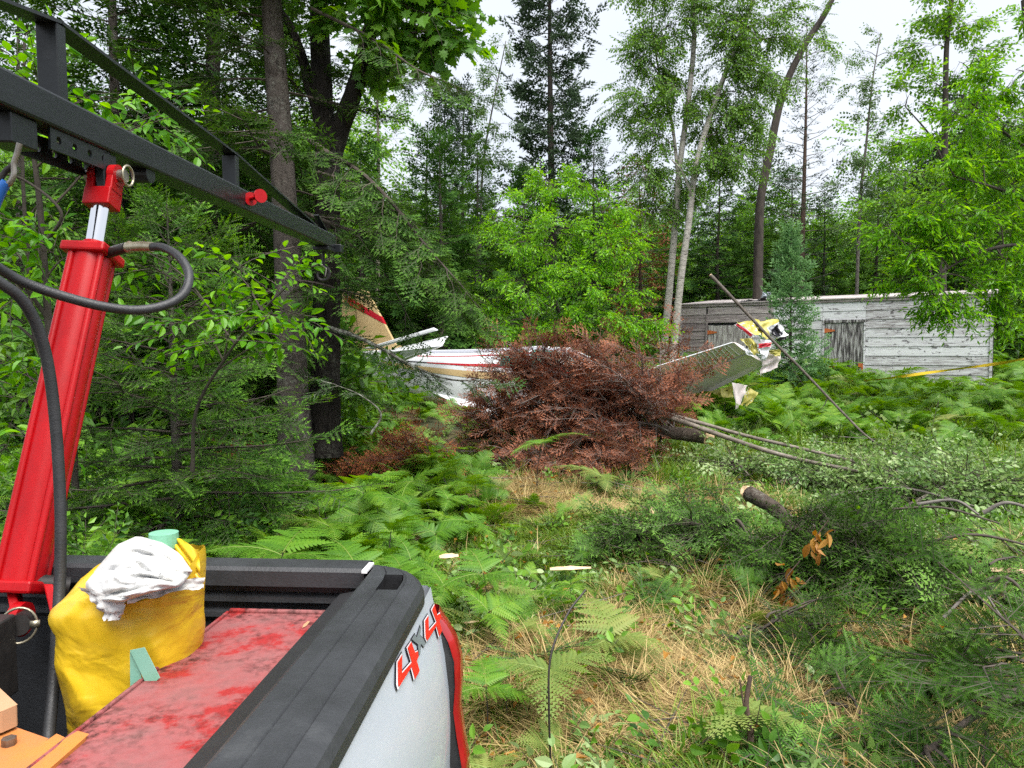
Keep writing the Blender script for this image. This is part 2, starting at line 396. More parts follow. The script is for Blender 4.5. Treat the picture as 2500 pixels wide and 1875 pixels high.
# tailgate: profile (t, z) swept across
tgp = [(.075, RZ - .72), (.085, RZ - .30), (.075, RZ - .05), (.066, RZ - .008), (.05, RZ), (-.012, RZ - .002), (-.020, RZ - .010), (-.022, RZ - .045), (.010, RZ - .050), (.012, RZ - .068), (-.004, RZ - .076),
       (-.006, RZ - .088), (.010, RZ - .094), (.012, RZ - .108), (-.002, RZ - .115), (-.004, RZ - .126), (.012, RZ - .14), (.012, RZ - .50)]
tgp = [(a, z) for a, z in tgp]
V, F = sweep(tgp, lambda k, t, z: T([.143, 1.58][k], t, z), 2)
g = G(); g.add(V, np.array(F)[:4]); tg = g.build('tailgate', M_['white_paint'], truck)
g = G(); g.add(V, np.array(F)[3:]); n_ = len(tgp); g.build('tailgate_liner', M_['black_plastic'], truck)
# decal "4x4" lying on the side skin
def on_skin(px, py):
    r = ray(px, py); lo_, hi_ = .8, 2.2
    def f(q):
        p = CAM + r * q; d = p - TO; s = d @ TV; z = p[2]
        return -s - outz(z)
    for _ in range(50):
        mid = (lo_ + hi_) / 2
        if f(mid) > .0: lo_ = mid
        else: hi_ = mid
    p = CAM + r * lo_; d = p - TO
    return d @ TU, p[2]
def z4(pts): return [on_skin(940 + x * .16871, 1440 + y * .16871) for x, y in pts]
def decal_piece(parent, name, pts, m_, lift):
    tz = z4(pts)
    g = G(); V = [T(-outz(z) - lift, t, z) for t, z in tz]
    bm = bmesh.new(); vs_ = [bm.verts.new(v) for v in V]; f = bm.faces.new(vs_); bmesh.ops.triangulate(bm, faces=[f])
    bm.normal_update(); idx = {v: q for q, v in enumerate(bm.verts)}
    g.add([v.co[:] for v in bm.verts], [[idx[v] for v in f.verts] for f in bm.faces]); bm.free()
    return g.build(name, m_, parent)
FOUR = [[(130, 1035), (228, 880), (222, 1165), (335, 1040), (275, 832), (352, 728), (410, 882), (452, 862), (462, 960), (438, 1020), (480, 1172), (386, 1325), (345, 1160), (150, 1475), (122, 1380)],
        [(533, 440), (605, 330), (612, 560), (700, 460), (635, 285), (690, 185), (738, 345), (775, 305), (797, 390), (770, 450), (806, 590), (750, 712), (708, 560), (575, 770), (540, 690)]]
RED = [[(147, 1040), (212, 935), (208, 1205), (352, 1045), (292, 835), (345, 750), (400, 905), (440, 885), (450, 965), (424, 1025), (466, 1172), (398, 1290), (350, 1110), (165, 1405), (150, 1365)],
       [(548, 445), (596, 370), (602, 592), (716, 462), (650, 285), (685, 215), (728, 365), (765, 340), (786, 392), (758, 450), (794, 590), (757, 672), (716, 520), (580, 735), (556, 690)]]
WHT = [[(138, 1040), (215, 915), (212, 1190), (345, 1040), (284, 834), (350, 738), (406, 894), (446, 874), (456, 962), (431, 1022), (473, 1172), (390, 1312), (347, 1135), (156, 1450), (134, 1375)],
       [(540, 442), (600, 350), (606, 578), (708, 461), (642, 285), (688, 200), (733, 355), (770, 322), (792, 391), (764, 450), (800, 590), (752, 695), (712, 540), (577, 755), (548, 690)]]
XB = [(355, 715), (415, 620), (440, 665), (495, 495), (510, 560), (498, 650), (545, 700), (577, 770), (545, 845), (512, 800), (500, 920), (465, 985), (450, 800)]
XG = [(365, 712), (412, 640), (438, 690), (486, 530), (500, 570), (488, 660), (540, 715), (565, 770), (542, 830), (500, 780), (490, 910), (470, 960), (458, 790)]
decal = decal_piece(side, 'four_decal', FOUR[0], M_['decal_black'], .002)
decal_piece(side, 'four_decal', FOUR[1], M_['decal_black'], .002)
decal_piece(side, 'letter_x_decal', XB, M_['decal_black'], .0015)
decal_piece(side, 'letter_x_face', XG, M_['decal_grey'], .0028)
for q in range(2):
    decal_piece(side, 'four_outline', WHT[q], M_['decal_white'], .0035)
    decal_piece(side, 'four_face', RED[q], M_['decal_red'], .005)

# ------------------------------------------------------------------ crane on the truck bed
HB = .040                                             # half width of the boom tube
BA, BB = at(0, 226, 1.62), at(800, 590, 4.25)
def BP(Y, dz=0, dx=0):
    k_ = (BB[0] - BA[0]) / (BB[1] - BA[1]); return BA + (BB - BA) * (Y - 1.62) / (4.25 - 1.62) + np.array([dx, -dx * k_, dz])
BZ = float(BP(.8)[2])
BD = nrm(BP(3) - BP(2)); BN = nrm(np.cross(BD, [0, 0, 1])); BU = np.cross(BN, BD); BM = np.stack([BN, BD, BU], 1)
crane = empty('truck_crane', T(1.0, -.8, .8), 'black truck crane with level boom, red hydraulic cylinder and flat bar truss', 'crane')
g = G(); a, b_ = BP(.75), BP(4.28); box(g, (a + b_) / 2, (HB, np.linalg.norm(b_ - a) / 2, HB), BM)
boom = g.build('boom', M_['boom_paint'], crane, bevel=.007)
g = G(); box(g, T(1.0, 0, 0) * [0, 0, 1] + np.array([BP(.8)[0], .8, (RZ - .5 + BZ) / 2]), (.06, .06, (BZ - RZ + .5) / 2)); g.build('mast', M_['boom_paint'], crane, bevel=.006)
TH = {0.80: .050, 1.80: .222, 2.87: .165, 3.95: .046}
ys_ = sorted(TH); g = G()
for q in range(3):
    A, B = BP(ys_[q], TH[ys_[q]]), BP(ys_[q + 1], TH[ys_[q + 1]])
    d = nrm(B - A); up = np.cross(BN, d); box(g, (A + B) / 2, (.028, np.linalg.norm(B - A) / 2 + .002, .004), np.stack([BN, d, up], 1))
g.build('truss_bar', M_['boom_paint'], crane)
for Y in (1.80, 2.87):
    g = G(); h_ = (TH[Y] - HB) / 2 - .003; box(g, BP(Y, HB + h_), (.026, .018, h_), BM); g.build('truss_post', M_['boom_paint'], crane, bevel=.003)
def holed_plate(name, A, along, down, n, cell, hgt, r, thick, m_, parent):
    """a plate of n cells in a row, each with a round hole"""
    g = G(); nrm_ = np.cross(along, down); A = np.asarray(A)
    k = 16; an = np.arange(k) * 2 * np.pi / k + np.pi / k
    for side_ in (0, 1):
        for c in range(n):
            ctr = A + along * cell * (c + .5) + down * hgt * .5 + nrm_ * thick * side_
            inner = [ctr + along * math.cos(q) * r + down * math.sin(q) * r for q in an]
            outer = []
            for q in an:
                cx, cy = math.cos(q), math.sin(q); s_ = min(cell / 2 / max(abs(cx), 1e-6), hgt / 2 / max(abs(cy), 1e-6))
                outer.append(ctr + along * cx * s_ + down * cy * s_)
            corners = []
            F = [[q, (q + 1) % k, k + (q + 1) % k, k + q] for q in range(k)]
            V = inner + outer
            # fill the four corner triangles
            cs = [ctr + along * sx * cell / 2 + down * sy * hgt / 2 for sx, sy in ((1, 1), (-1, 1), (-1, -1), (1, -1))]
            tri = []
            for ci, cc in enumerate(cs):
                best = sorted(range(k), key=lambda q: np.linalg.norm(outer[q] - cc))[:2]; tri.append([2 * k + ci, k + best[0], k + best[1]])
            F4 = np.array(F); g.add(V + cs, F4 if side_ else F4[:, ::-1]); g.add(V + cs, tri)
    for c in range(n):
        ctr = A + along * cell * (c + .5) + down * hgt * .5
        ring = [ctr + along * math.cos(q) * r + down * math.sin(q) * r for q in an]
        g.add(ring + [p + nrm_ * thick for p in ring], [[q, (q + 1) % k, k + (q + 1) % k, k + q] for q in range(k)])
    c4 = [A, A + along * cell * n, A + along * cell * n + down * hgt, A + down * hgt]
    g.add(c4 + [p + nrm_ * thick for p in c4], [[0, 1, 5, 4], [1, 2, 6, 5], [2, 3, 7, 6], [3, 0, 4, 7]])
    return g.build(name, m_, parent)
holed_plate('hole_bracket', BP(1.74, -HB + .002, .030), BD, -BU, 4, .062, .052, .0095, .006, M_['boom_paint'], crane)
holed_plate('hole_bracket', BP(1.70, -HB - .004, -.035), BD, -BU, 5, .062, .060, .010, .006, M_['boom_paint'], crane)
g = G(); box(g, BP(1.66, -HB - .032, -.01), (.035, .045, .034), BM); g.build('hook_lug', M_['boom_paint'], crane, bevel=.004)
# hydraulic cylinder from a foot pin up to the boom
CB = at(52, 1420, 1.66); CT = at(226, 628, 1.93); CX = nrm(CT - CB); PT = at(258, 440, 1.985)
CX2 = nrm(PT - CT)
sidev = nrm(np.cross(CX, [0, 1, 0])); fwd = np.cross(sidev, CX); CM = np.stack([sidev, fwd, CX], 1)
g = G()
L_ = np.linalg.norm(CT - CB)
for q in range(1):
    k_ = 28; an = np.arange(k_) * 2 * np.pi / k_
    tube(g, [CB, CB + (CT - CB) * .5, CT], .047, 28)
cyl = g.build('cylinder', M_['crane_red'], crane, smooth=True)
for q in range(4):                                   # tie rods along the barrel
    an = RAD(38 + 90 * q); o_ = (sidev * math.cos(an) + fwd * math.sin(an)) * .050
    g = G(); tube(g, [CB + o_, CT + o_], .0085, 10); g.build('tie_rod', M_['crane_red'], cyl, smooth=True)
g = G(); box(g, CT + CX * .008, (.056, .056, .013), CM); g.build('head_flange', M_['crane_red'], cyl, bevel=.006)
g = G(); box(g, CB - CX * .012, (.056, .056, .014), CM); g.build('base_flange', M_['crane_red'], cyl, bevel=.006)
g = G(); disc(g, CT + CX * .028, CX, .030, .02, 24); g.build('rod_gland', M_['crane_red'], cyl, smooth=False)
g = G(); tube(g, [CT + CX * .02, PT - CX2 * .055], .0225, 24); g.build('rod', M_['chrome'], cyl, smooth=True)
CV = np.stack([BN, np.cross(CX2, BN), CX2], 1)
def fork(name, c, Mx, s, m_, parent):
    g = G(); c = np.asarray(c, float)
    box(g, c + Mx[:, 2] * (-.055 * s), (.035 * s, .030 * s, .024 * s), Mx)
    for sgn in (-1, 1):
        box(g, c + Mx[:, 0] * sgn * .0255 * s - Mx[:, 2] * .012 * s, (.0095 * s, .027 * s, .03 * s), Mx)
        disc(g, c + Mx[:, 0] * sgn * .0255 * s + Mx[:, 2] * .012 * s, Mx[:, 0], .029 * s, .0195 * s, 22)
    return g.build(name, m_, parent, bevel=.003)
fork('rod_clevis', PT, CV, 1.0, M_['crane_red'], cyl)
g = G(); disc(g, PT + CV[:, 2] * .012, BN, .0165, .105, 20); g.build('clevis_pin', M_['steel'], cyl)
g = G(); a = np.linspace(0, 2 * np.pi, 25); ctr = PT + CV[:, 2] * .012 + BN * .058
tube(g, [ctr + CV[:, 1] * .026 * math.cos(q) + CV[:, 2] * .026 * math.sin(q) for q in a], .0035, 8); g.build('pin_ring', M_['brass_iron'], cyl, smooth=True)
g = G(); box(g, PT + CX2 * .012 + BU * .01, (.013, .030, .048), BM); g.build('boom_lug', M_['boom_paint'], crane, bevel=.004)
g = G(); disc(g, BP(2.20, -HB - .012, .005), BN, .026, .05, 20); g.build('pivot_boss', M_['boom_paint'], crane)
# foot clevis, pin with split ring
FP = at(62, 1512, 1.60)
g = G(); d = nrm(FP - (CB - CX * .02)); ml = np.stack([sidev, np.cross(d, sidev), d], 1)
box(g, (CB - CX * .02 + FP) / 2 + sidev * 0.012, (.011, .030, np.linalg.norm(FP - CB) / 2 + .0), ml); disc(g, FP + sidev * .012, sidev, .037, .022, 24)
g.build('foot_lug', M_['crane_red'], cyl, bevel=.003)
g = G(); box(g, (CB - CX * .02 + FP) / 2 - sidev * .075, (.011, .030, np.linalg.norm(FP - CB) / 2 + .0), ml); g.build('foot_lug', M_['crane_red'], cyl, bevel=.003)
pinax = nrm(np.array([.35, -.9, .1]))
g = G(); disc(g, FP + pinax * .03, pinax, .022, .05, 22); g.build('foot_pin', M_['dark_iron'], cyl)
g = G(); ctr = FP + pinax * .058; u1 = nrm(np.cross(pinax, [0, 0, 1])); u2 = np.cross(u1, pinax)
tube(g, [ctr + u1 * .034 * math.cos(q) + u2 * .037 * math.sin(q) for q in a], .0028, 8); box(g, ctr - u1 * .030, (.009, .004, .007), np.stack([u1, pinax, u2], 1)); g.build('pin_ring', M_['brass_iron'], cyl, smooth=True)
g = G(); box(g, (FP + BP(.8) * [1, 1, 0] + [0, 0, FP[2]]) / 2 - [0, .06, .06], (.04, np.linalg.norm((FP - BP(.8))[:2]) / 2, .085), BM); g.build('foot_arm', M_['dark_iron'], crane, bevel=.005)
g = G(); P0 = at(85, 1425, 1.66); tube(g, [P0, at(165, 1432, 1.7)], .022, 14); g.build('base_port', M_['dark_iron'], crane, smooth=True)
# hose with fitting at the head, loop, and the second hose going down
g = G(); h0 = CT + sidev * .05 + CX * .004; h1 = at(310, 604, 1.89); h2 = at(372, 603, 1.86)
tube(g, [at(262, 618, 1.92), h1], .0135, 14); g.build('hose_fitting', M_['dark_iron'], crane, smooth=True)
g = G(); tube(g, [h1, at(318, 604, 1.888), at(322, 603, 1.885), at(350, 602, 1.87), h2], [.0135, .0165, .0125, .013, .0125], 14); g.build('hose_ferrule', M_['brass_iron'], crane, smooth=True)
hp = [(365, 603, 1.865), (400, 605, 1.84), (438, 628, 1.80), (461, 668, 1.76), (452, 712, 1.72), (412, 742, 1.68), (340, 757, 1.64), (255, 749, 1.60), (150, 722, 1.56), (60, 690, 1.52), (0, 657, 1.48), (-90, 600, 1.4)]
g = G(); tube(g, crom([at(*q) for q in hp], 90), .0105, 12); g.build('hydraulic_hose', M_['rubber'], crane, smooth=True)
hp = [(-80, 640, 1.40), (0, 690, 1.44), (50, 728, 1.47), (88, 790, 1.50), (113, 870, 1.52), (130, 980, 1.53), (142, 1120, 1.53), (148, 1270, 1.52), (146, 1420, 1.50), (138, 1560, 1.46), (128, 1700, 1.42), (118, 1800, 1.36), (110, 1900, 1.3)]
g = G(); tube(g, crom([at(*q) for q in hp], 90), .0112, 12); g.build('hydraulic_hose', M_['rubber'], crane, smooth=True)
# red knob pin through the boom side
kc = at(567, 492, 2.60); kd = nrm(at(604, 488, 2.52) - kc)
KD = nrm(BN * .8 + [0, -.75, 0]); k0 = BP(2.93, .006, HB + .012); g = G(); disc(g, k0, KD, .026, .008, 24)
tube(g, [k0, k0 + KD * .075], .008, 12); disc(g, k0 + KD * .08, KD, .026, .008, 24); g.build('locking_knob', M_['crane_red'], crane, bevel=.002)
# boom tip: cheek block, stop plate and hook
g = G(); box(g, BP(4.30, -HB + .004, .012), (.060, .035, .024), BM); g.build('tip_block', M_['boom_paint'], crane, bevel=.005)
g = G(); box(g, BP(4.20, -HB - .012), (.045, .10, .010), BM); g.build('tip_plate', M_['boom_paint'], crane, bevel=.003)
g = G(); A, B = BP(4.02, HB + .075), BP(4.22, HB + .004); d = nrm(B - A); box(g, (A + B) / 2, (.014, np.linalg.norm(B - A) / 2, .003), np.stack([BN, d, np.cross(BN, d)], 1)); g.build('tip_strap', M_['boom_paint'], crane)
def hook_pts(c, s, ux, uz):
    pts = [(0, .10), (0, .06), (.002, .03), (.022, .012), (.03, -.015), (.018, -.04), (-.006, -.046), (-.026, -.034), (-.032, -.010)]
    return crom([np.asarray(c) + ux * a * s + uz * b * s for a, b in pts], 40)
hk = empty('tip_hook', at(790, 660, 4.3), 'small black steel hook hanging from the boom tip by the dark trunk', 'hook')
g = G(); tube(g, hook_pts(at(790, 662, 4.3), 1.15, BN, np.array([0, 0, 1.0])), np.concatenate([np.full(28, .009), np.linspace(.011, .004, 12)]), 10); g.build('hook_body', M_['dark_iron'], hk, smooth=True)
g = G(); tube(g, [at(784, 645, 4.29), at(797, 655, 4.28), at(794, 675, 4.28)], .004, 8); g.build('safety_latch', M_['steel'], hk, smooth=True)
hk = empty('sling_hook', at(10, 430, 1.6), 'steel hook with blue body hung under the boom near its bracket', 'hook')
hp = [(48, 350), (42, 375), (34, 400), (34, 425), (25, 445), (10, 455)]
g = G(); tube(g, crom([at(x, y, 1.60) for x, y in hp], 30), .0062, 10); g.build('hook_body', M_['steel'], hk, smooth=True)
g = G(); tube(g, crom([at(x, y, 1.60) for x, y in [(30, 405), (14, 418), (2, 436), (-6, 450)]], 20), .006, 10); g.build('safety_latch', M_['dark_iron'], hk, smooth=True)
g = G(); tube(g, crom([at(x, y, 1.60) for x, y in [(16, 445), (2, 462), (-14, 490), (-30, 520)]], 16), np.linspace(.010, .017, 16), 12); g.build('blue_shank', M_['blue_paint'], hk, smooth=True)

# ------------------------------------------------------------------ cargo in the bed
def wr(u, v, seed, octs=14):
    """wrinkle field in 0..1-ish units"""
    q = np.random.default_rng(seed); s = np.zeros_like(u)
    for k in range(octs):
        f = 1.5 * 1.35 ** k; a = q.uniform(0, 6.28); ph = q.uniform(0, 6.28, 2)
        w_ = u * f * math.cos(a) + v * f * math.sin(a) + .9 * np.sin(u * 2.3 * (1 + k * .3) + v * 3.1 + ph[0])
        s += (1 - np.abs(np.sin(w_ + ph[1])) * 2) * .62 ** k
    return s
m, N, L, P = newmat('yellow_plastic')
n1 = texnoise(N, L, 7, 5, .6, (1, 1, 2)); r = ramp(N, [(.35, (.54, .36, .025)), (.55, (.64, .42, .015)), (.75, (.70, .46, .018))])
L.new(n1.outputs['Fac'], r.inputs[0]); L.new(r.outputs[0], P.inputs['Base Color']); P.inputs['Roughness'].default_value = .36
P.inputs['Subsurface Weight'].default_value = 0
n2 = texnoise(N, L, 5, 3, .5, (1.2, 1.2, 2.2), dist=.6); b = N.new('ShaderNodeBump'); b.inputs['Strength'].default_value = .5; b.inputs['Distance'].default_value = .03
L.new(n2.outputs['Fac'], b.inputs['Height']); L.new(b.outputs[0], P.inputs['Normal'])
M_['yellow_plastic'] = m
M_['white_plastic'] = mat('white_plastic', [(.3, (.42, .40, .36)), (.55, (.55, .55, .54)), (.8, (.60, .60, .62))], .45, scale=9, bump=.15, bscale=12)
M_['green_tape'] = mat('green_tape', [(.4, (.16, .40, .26)), (.6, (.22, .46, .36))], .5, scale=8)
rows = [(1365, 262, 488), (1385, 228, 490), (1410, 200, 491), (1440, 172, 489), (1465, 152, 488), (1488, 141, 487), (1505, 150, 486), (1522, 162, 486), (1560, 164, 484), (1600, 168, 478),
        (1650, 178, 462), (1700, 190, 440), (1750, 198, 420), (1800, 205, 405), (1880, 215, 400), (1960, 215, 395), (2040, 225, 390)]
by = 1.46; rz, rl, rr_ = [], [], []
for py, l_, r__ in rows:
    a, b_ = at(l_, py, by), at(r__, py, by); rz.append(a[2]); rl.append(a[0]); rr_.append(b_[0])
rz, rl, rr_ = map(np.array, (rz, rl, rr_)); zz = np.linspace(rz[0], max(rz[-1], RZ - .48), 70)
lx = np.interp(-zz, -rz, rl); rx = np.interp(-zz, -rz, rr_); na = 84; an = np.arange(na) * 2 * np.pi / na
bag = empty('yellow_bag', ((lx[-1] + rx[-1]) / 2, by, zz[-1]), 'stuffed yellow plastic bag with white sheeting bulging from its open top', 'bag')
A, Z = np.meshgrid(an, zz); cx = (lx + rx) / 2; hw = (rx - lx) / 2
Wf = wr(np.cos(A) * 1.2, Z * 6 + np.sin(A) * 1.1, 3, 5); Wg = wr(np.cos(A) * 1.5, Z * 9 + np.sin(A) * 1.5, 9, 6)
dep = .115 * (.75 + .25 * np.sin(np.linspace(.4, 2.8, 70)))
e_ = .82
ca, sa = np.cos(A), np.sin(A)
X = cx[:, None] + hw[:, None] * np.sign(ca) * np.abs(ca) ** e_ * (1 + .008 * Wf)
Y = by + dep[:, None] * np.sign(sa) * np.abs(sa) ** e_ * (1 + .05 * Wf + .02 * Wg)
top_d = (np.clip((zz - zz[12]) / (zz[0] - zz[12]), 0, 1) ** 1.5)[:, None]
Z2 = Z + .006 * Wf - .055 * top_d * np.clip(-sa, 0, 1) + .02 * top_d * np.clip(ca, 0, 1)
g = G(); i = np.arange(na); j = (i + 1) % na
F = np.concatenate([np.stack([i + k * na, j + k * na, j + (k + 1) * na, i + (k + 1) * na], 1) for k in range(69)])
g.add(np.stack([X, Y, Z2], -1).reshape(-1, 3), F[:, ::-1]); g.build('bag_body', M_['yellow_plastic'], bag, smooth=True)
def crumple(g, C, nu, nv, amp, seed, mat_=0, thick=.0, freq=3.0, matb=None, octs=5):
    """bilinear patch over corners C00 C10 C11 C01 pushed about by wrinkles"""
    C = [np.asarray(c, float) for c in C]
    u, v = np.meshgrid(np.linspace(0, 1, nu), np.linspace(0, 1, nv)); U, Vv = u[..., None], v[..., None]
    Pp = C[0] * (1 - U) * (1 - Vv) + C[1] * U * (1 - Vv) + C[2] * U * Vv + C[3] * (1 - U) * Vv
    n_ = nrm(np.cross(C[1] - C[0], C[3] - C[0])); t1 = nrm(C[1] - C[0]); t2 = nrm(C[3] - C[0])
    w1 = wr(u * freq, v * freq, seed, octs); w2 = wr(u * freq * .7 + 4, v * freq * .7, seed + 1, octs)
    Pp = Pp + n_ * (amp * w1)[..., None] + t1 * (amp * .45 * w2)[..., None] + t2 * (amp * .35 * np.roll(w1, 2, 0))[..., None]
    k = (np.arange(nv - 1)[:, None] * nu + np.arange(nu - 1)[None]).ravel()
    F = np.stack([k, k + 1, k + 1 + nu, k + nu], 1)
    g.add(Pp.reshape(-1, 3), F, mat_)
    if thick:
        g.add((Pp + n_ * thick).reshape(-1, 3), F[:, ::-1], mat_ if matb is None else matb)
    return Pp
g = G()                                               # white sheeting bulging out of the mouth
nu, nv = 46, 30; th = np.linspace(0, 2 * np.pi, nu); rr2 = np.linspace(0, 1, nv); TH_, RR = np.meshgrid(th, rr2)
outl = {0: (470, 1395), .5: (440, 1352), 1.0: (395, 1322), 1.5: (335, 1308), 2.0: (285, 1330), 2.6: (238, 1385), 3.14: (205, 1428), 3.7: (235, 1470), 4.3: (300, 1470), 4.9: (370, 1446), 5.5: (440, 1432), 6.2832: (470, 1395)}
kk = sorted(outl); ox = np.interp(TH_, kk, [outl[q][0] for q in kk]); oy = np.interp(TH_, kk, [outl[q][1] for q in kk])
wv = wr(np.cos(TH_) * RR * 2.6, np.sin(TH_) * RR * 2.6, 21, 6); cxp, cyp = 335, 1392
px_ = cxp + (ox - cxp) * RR; py_ = cyp + (oy - cyp) * RR
dY = by - .055 - .06 * np.sqrt(np.clip(1 - RR ** 2, 0, 1)) + .09 * np.sin(TH_) * RR + .010 * wv
Vp = np.array([at(a_, b__, c_) for a_, b__, c_ in zip(px_.ravel(), py_.ravel(), dY.ravel())])
k = (np.arange(nv - 1)[:, None] * nu + np.arange(nu - 1)[None]).ravel()
g.add(Vp, np.stack([k, k + 1, k + 1 + nu, k + nu], 1)); g.build('white_sheeting', M_['white_plastic'], bag, smooth=True)
g = G(); crumple(g, [at(205, 1432, by - .115), at(322, 1458, by - .135), at(300, 1515, by - .13), at(262, 1512, by - .128)], 16, 14, .006, 33); g.build('sheeting_flap', M_['white_plastic'], bag, smooth=True)
g = G(); crumple(g, [at(300, 1462, by - .135), at(500, 1408, by - .06), at(499, 1438, by - .065), at(315, 1474, by - .14)], 22, 8, .005, 35); g.build('sheeting_tail', M_['white_plastic'], bag, smooth=True)
g = G(); crumple(g, [at(420, 1345, by + .02), at(489, 1420, by - .03), at(486, 1338, by - .01), at(432, 1316, by + .04)], 18, 16, .006, 37, octs=2, freq=2); g.build('bag_ear', M_['yellow_plastic'], bag, smooth=True)
g = G(); disc(g, at(400, 1318, by + .03), (0, 0, 1), .028, .03, 18); g.build('green_lid', M_['green_tape'], bag, bevel=.008)
def strip(name, pts, dY_, m_, parent):
    g = G(); V = [at(x, y, dY_) for x, y in pts]; V += [v + np.array([0, .002, 0]) for v in V]; hexa(g, np.array([V[q] for q in (0, 1, 2, 3, 4, 5, 6, 7)])); return g.build(name, m_, parent)
strip('green_strip', [(317, 1588), (352, 1581), (390, 1655), (362, 1680)], by - .142, M_['green_tape'], bag)
strip('green_strip', [(317, 1592), (332, 1590), (354, 1700), (318, 1702)], by - .137, M_['green_tape'], bag)
# red toolbox
m, N, L, P = newmat('worn_red')
n1 = texnoise(N, L, 6.5, 7, .68); n2 = texnoise(N, L, 60, 5, .65); n3 = texnoise(N, L, 5, 3, .5)
r = ramp(N, [(.30, (.16, .075, .07)), (.42, (.26, .085, .085)), (.52, (.28, .07, .07)), (.57, (.30, .018, .018)), (.75, (.24, .010, .010))]); L.new(n1.outputs['Fac'], r.inputs[0])
r2 = ramp(N, [(.36, (.16, .12, .10)), (.46, (.6, .56, .54)), (.58, (1, 1, 1))]); L.new(n2.outputs['Fac'], r2.inputs[0])
mm = N.new('ShaderNodeMix'); mm.data_type = 'RGBA'; mm.blend_type = 'MULTIPLY'
r3 = ramp(N, [(.45, (.15, .15, .15)), (.6, (1, 1, 1))]); L.new(n3.outputs['Fac'], r3.inputs[0]); L.new(r3.outputs[0], mm.inputs[0])
L.new(r.outputs[0], mm.inputs[6]); L.new(r2.outputs[0], mm.inputs[7]); L.new(mm.outputs[2], P.inputs['Base Color'])
mr = N.new('ShaderNodeMapRange'); mr.inputs[3].default_value = .75; mr.inputs[4].default_value = .5; L.new(n1.outputs['Fac'], mr.inputs[0]); L.new(mr.outputs[0], P.inputs['Roughness'])
M_['worn_red'] = m
MT = np.stack([-TV, TU, [0, 0, 1]], 1)
tb = empty('toolbox', T(.34, -.5, RZ - .49), 'long worn red steel toolbox lying along the inside of the bed wall', 'toolbox')
g = G(); box(g, T(.322, -.50, RZ - .29), (.121, .44, .175), MT); g.build('box_body', M_['worn_red'], tb, bevel=.008)
g = G(); box(g, T(.322, -.50, RZ - .108), (.129, .452, .012), MT); lid = g.build('lid', M_['worn_red'], tb, bevel=.009)
g = G(); box(g, T(.322, -.052, RZ - .110), (.127, .006, .022), MT); g.build('lid_lip', M_['worn_red'], lid, bevel=.004)
g = G(); box(g, T(.453, -.50, RZ - .114), (.004, .45, .020), MT); g.build('lid_lip', M_['worn_red'], lid, bevel=.003)
lf = G(); lf.add([atz(x, y, RZ - .0945) for x, y in [(741, 1524), (752, 1516), (757, 1517), (748, 1528), (738, 1533)]], [[0, 1, 2], [0, 2, 3], [0, 3, 4]])
lf.build('fallen_leaf', M_['peach_paint'], tag(empty('dry_leaf', atz(745, 1525, RZ - .094)), 'small tan dry leaf lying on the red toolbox lid', 'leaf'))
# orange machine
def prism(g, pts, z, h_, mat_=0, slope=0):
    top = [atz(x, y, z) for x, y in pts]; n = len(top); bot = [p - np.array([0, 0, h_]) for p in top]
    g.add(top + bot, [list(range(n))]); g.add(top + bot, [[k, n + k, n + (k + 1) % n, (k + 1) % n] for k in range(n)])
om = empty('orange_machine', atz(60, 1850, RZ - .49), 'orange painted metal machine housing with a bolt head and stepped edge', 'machine')
g = G(); prism(g, [(-160, 1705), (-10, 1758), (118, 1803), (25, 1895), (-180, 1900)], 1.20, .10); g.build('housing', M_['orange_paint'], om, bevel=.004)
g = G(); prism(g, [(22, 1872), (138, 1791), (165, 1803), (60, 1920), (0, 1930)], 1.205, .10); g.build('step_plate', M_['orange_paint'], om, bevel=.004)
g = G(); prism(g, [(158, 1803), (190, 1784), (218, 1792), (100, 1895), (60, 1910)], 1.21, .10); g.build('step_plate', M_['orange_paint'], om, bevel=.010)
g = G(); prism(g, [(217, 1793), (229, 1803), (140, 1900), (96, 1902)], 1.203, .10); g.build('rubber_edge', M_['grey_rubber'], om, bevel=.004)
g = G(); disc(g, atz(22, 1812, 1.204), (0, 0, 1), .011, .014, 6); g.build('bolt', M_['steel'], om, bevel=.002)
g = G(); prism(g, [(-120, 1655), (0, 1680), (43, 1720), (0, 1738), (-120, 1750)], 1.24, .034); g.build('top_block', M_['peach_paint'], om, bevel=.003)

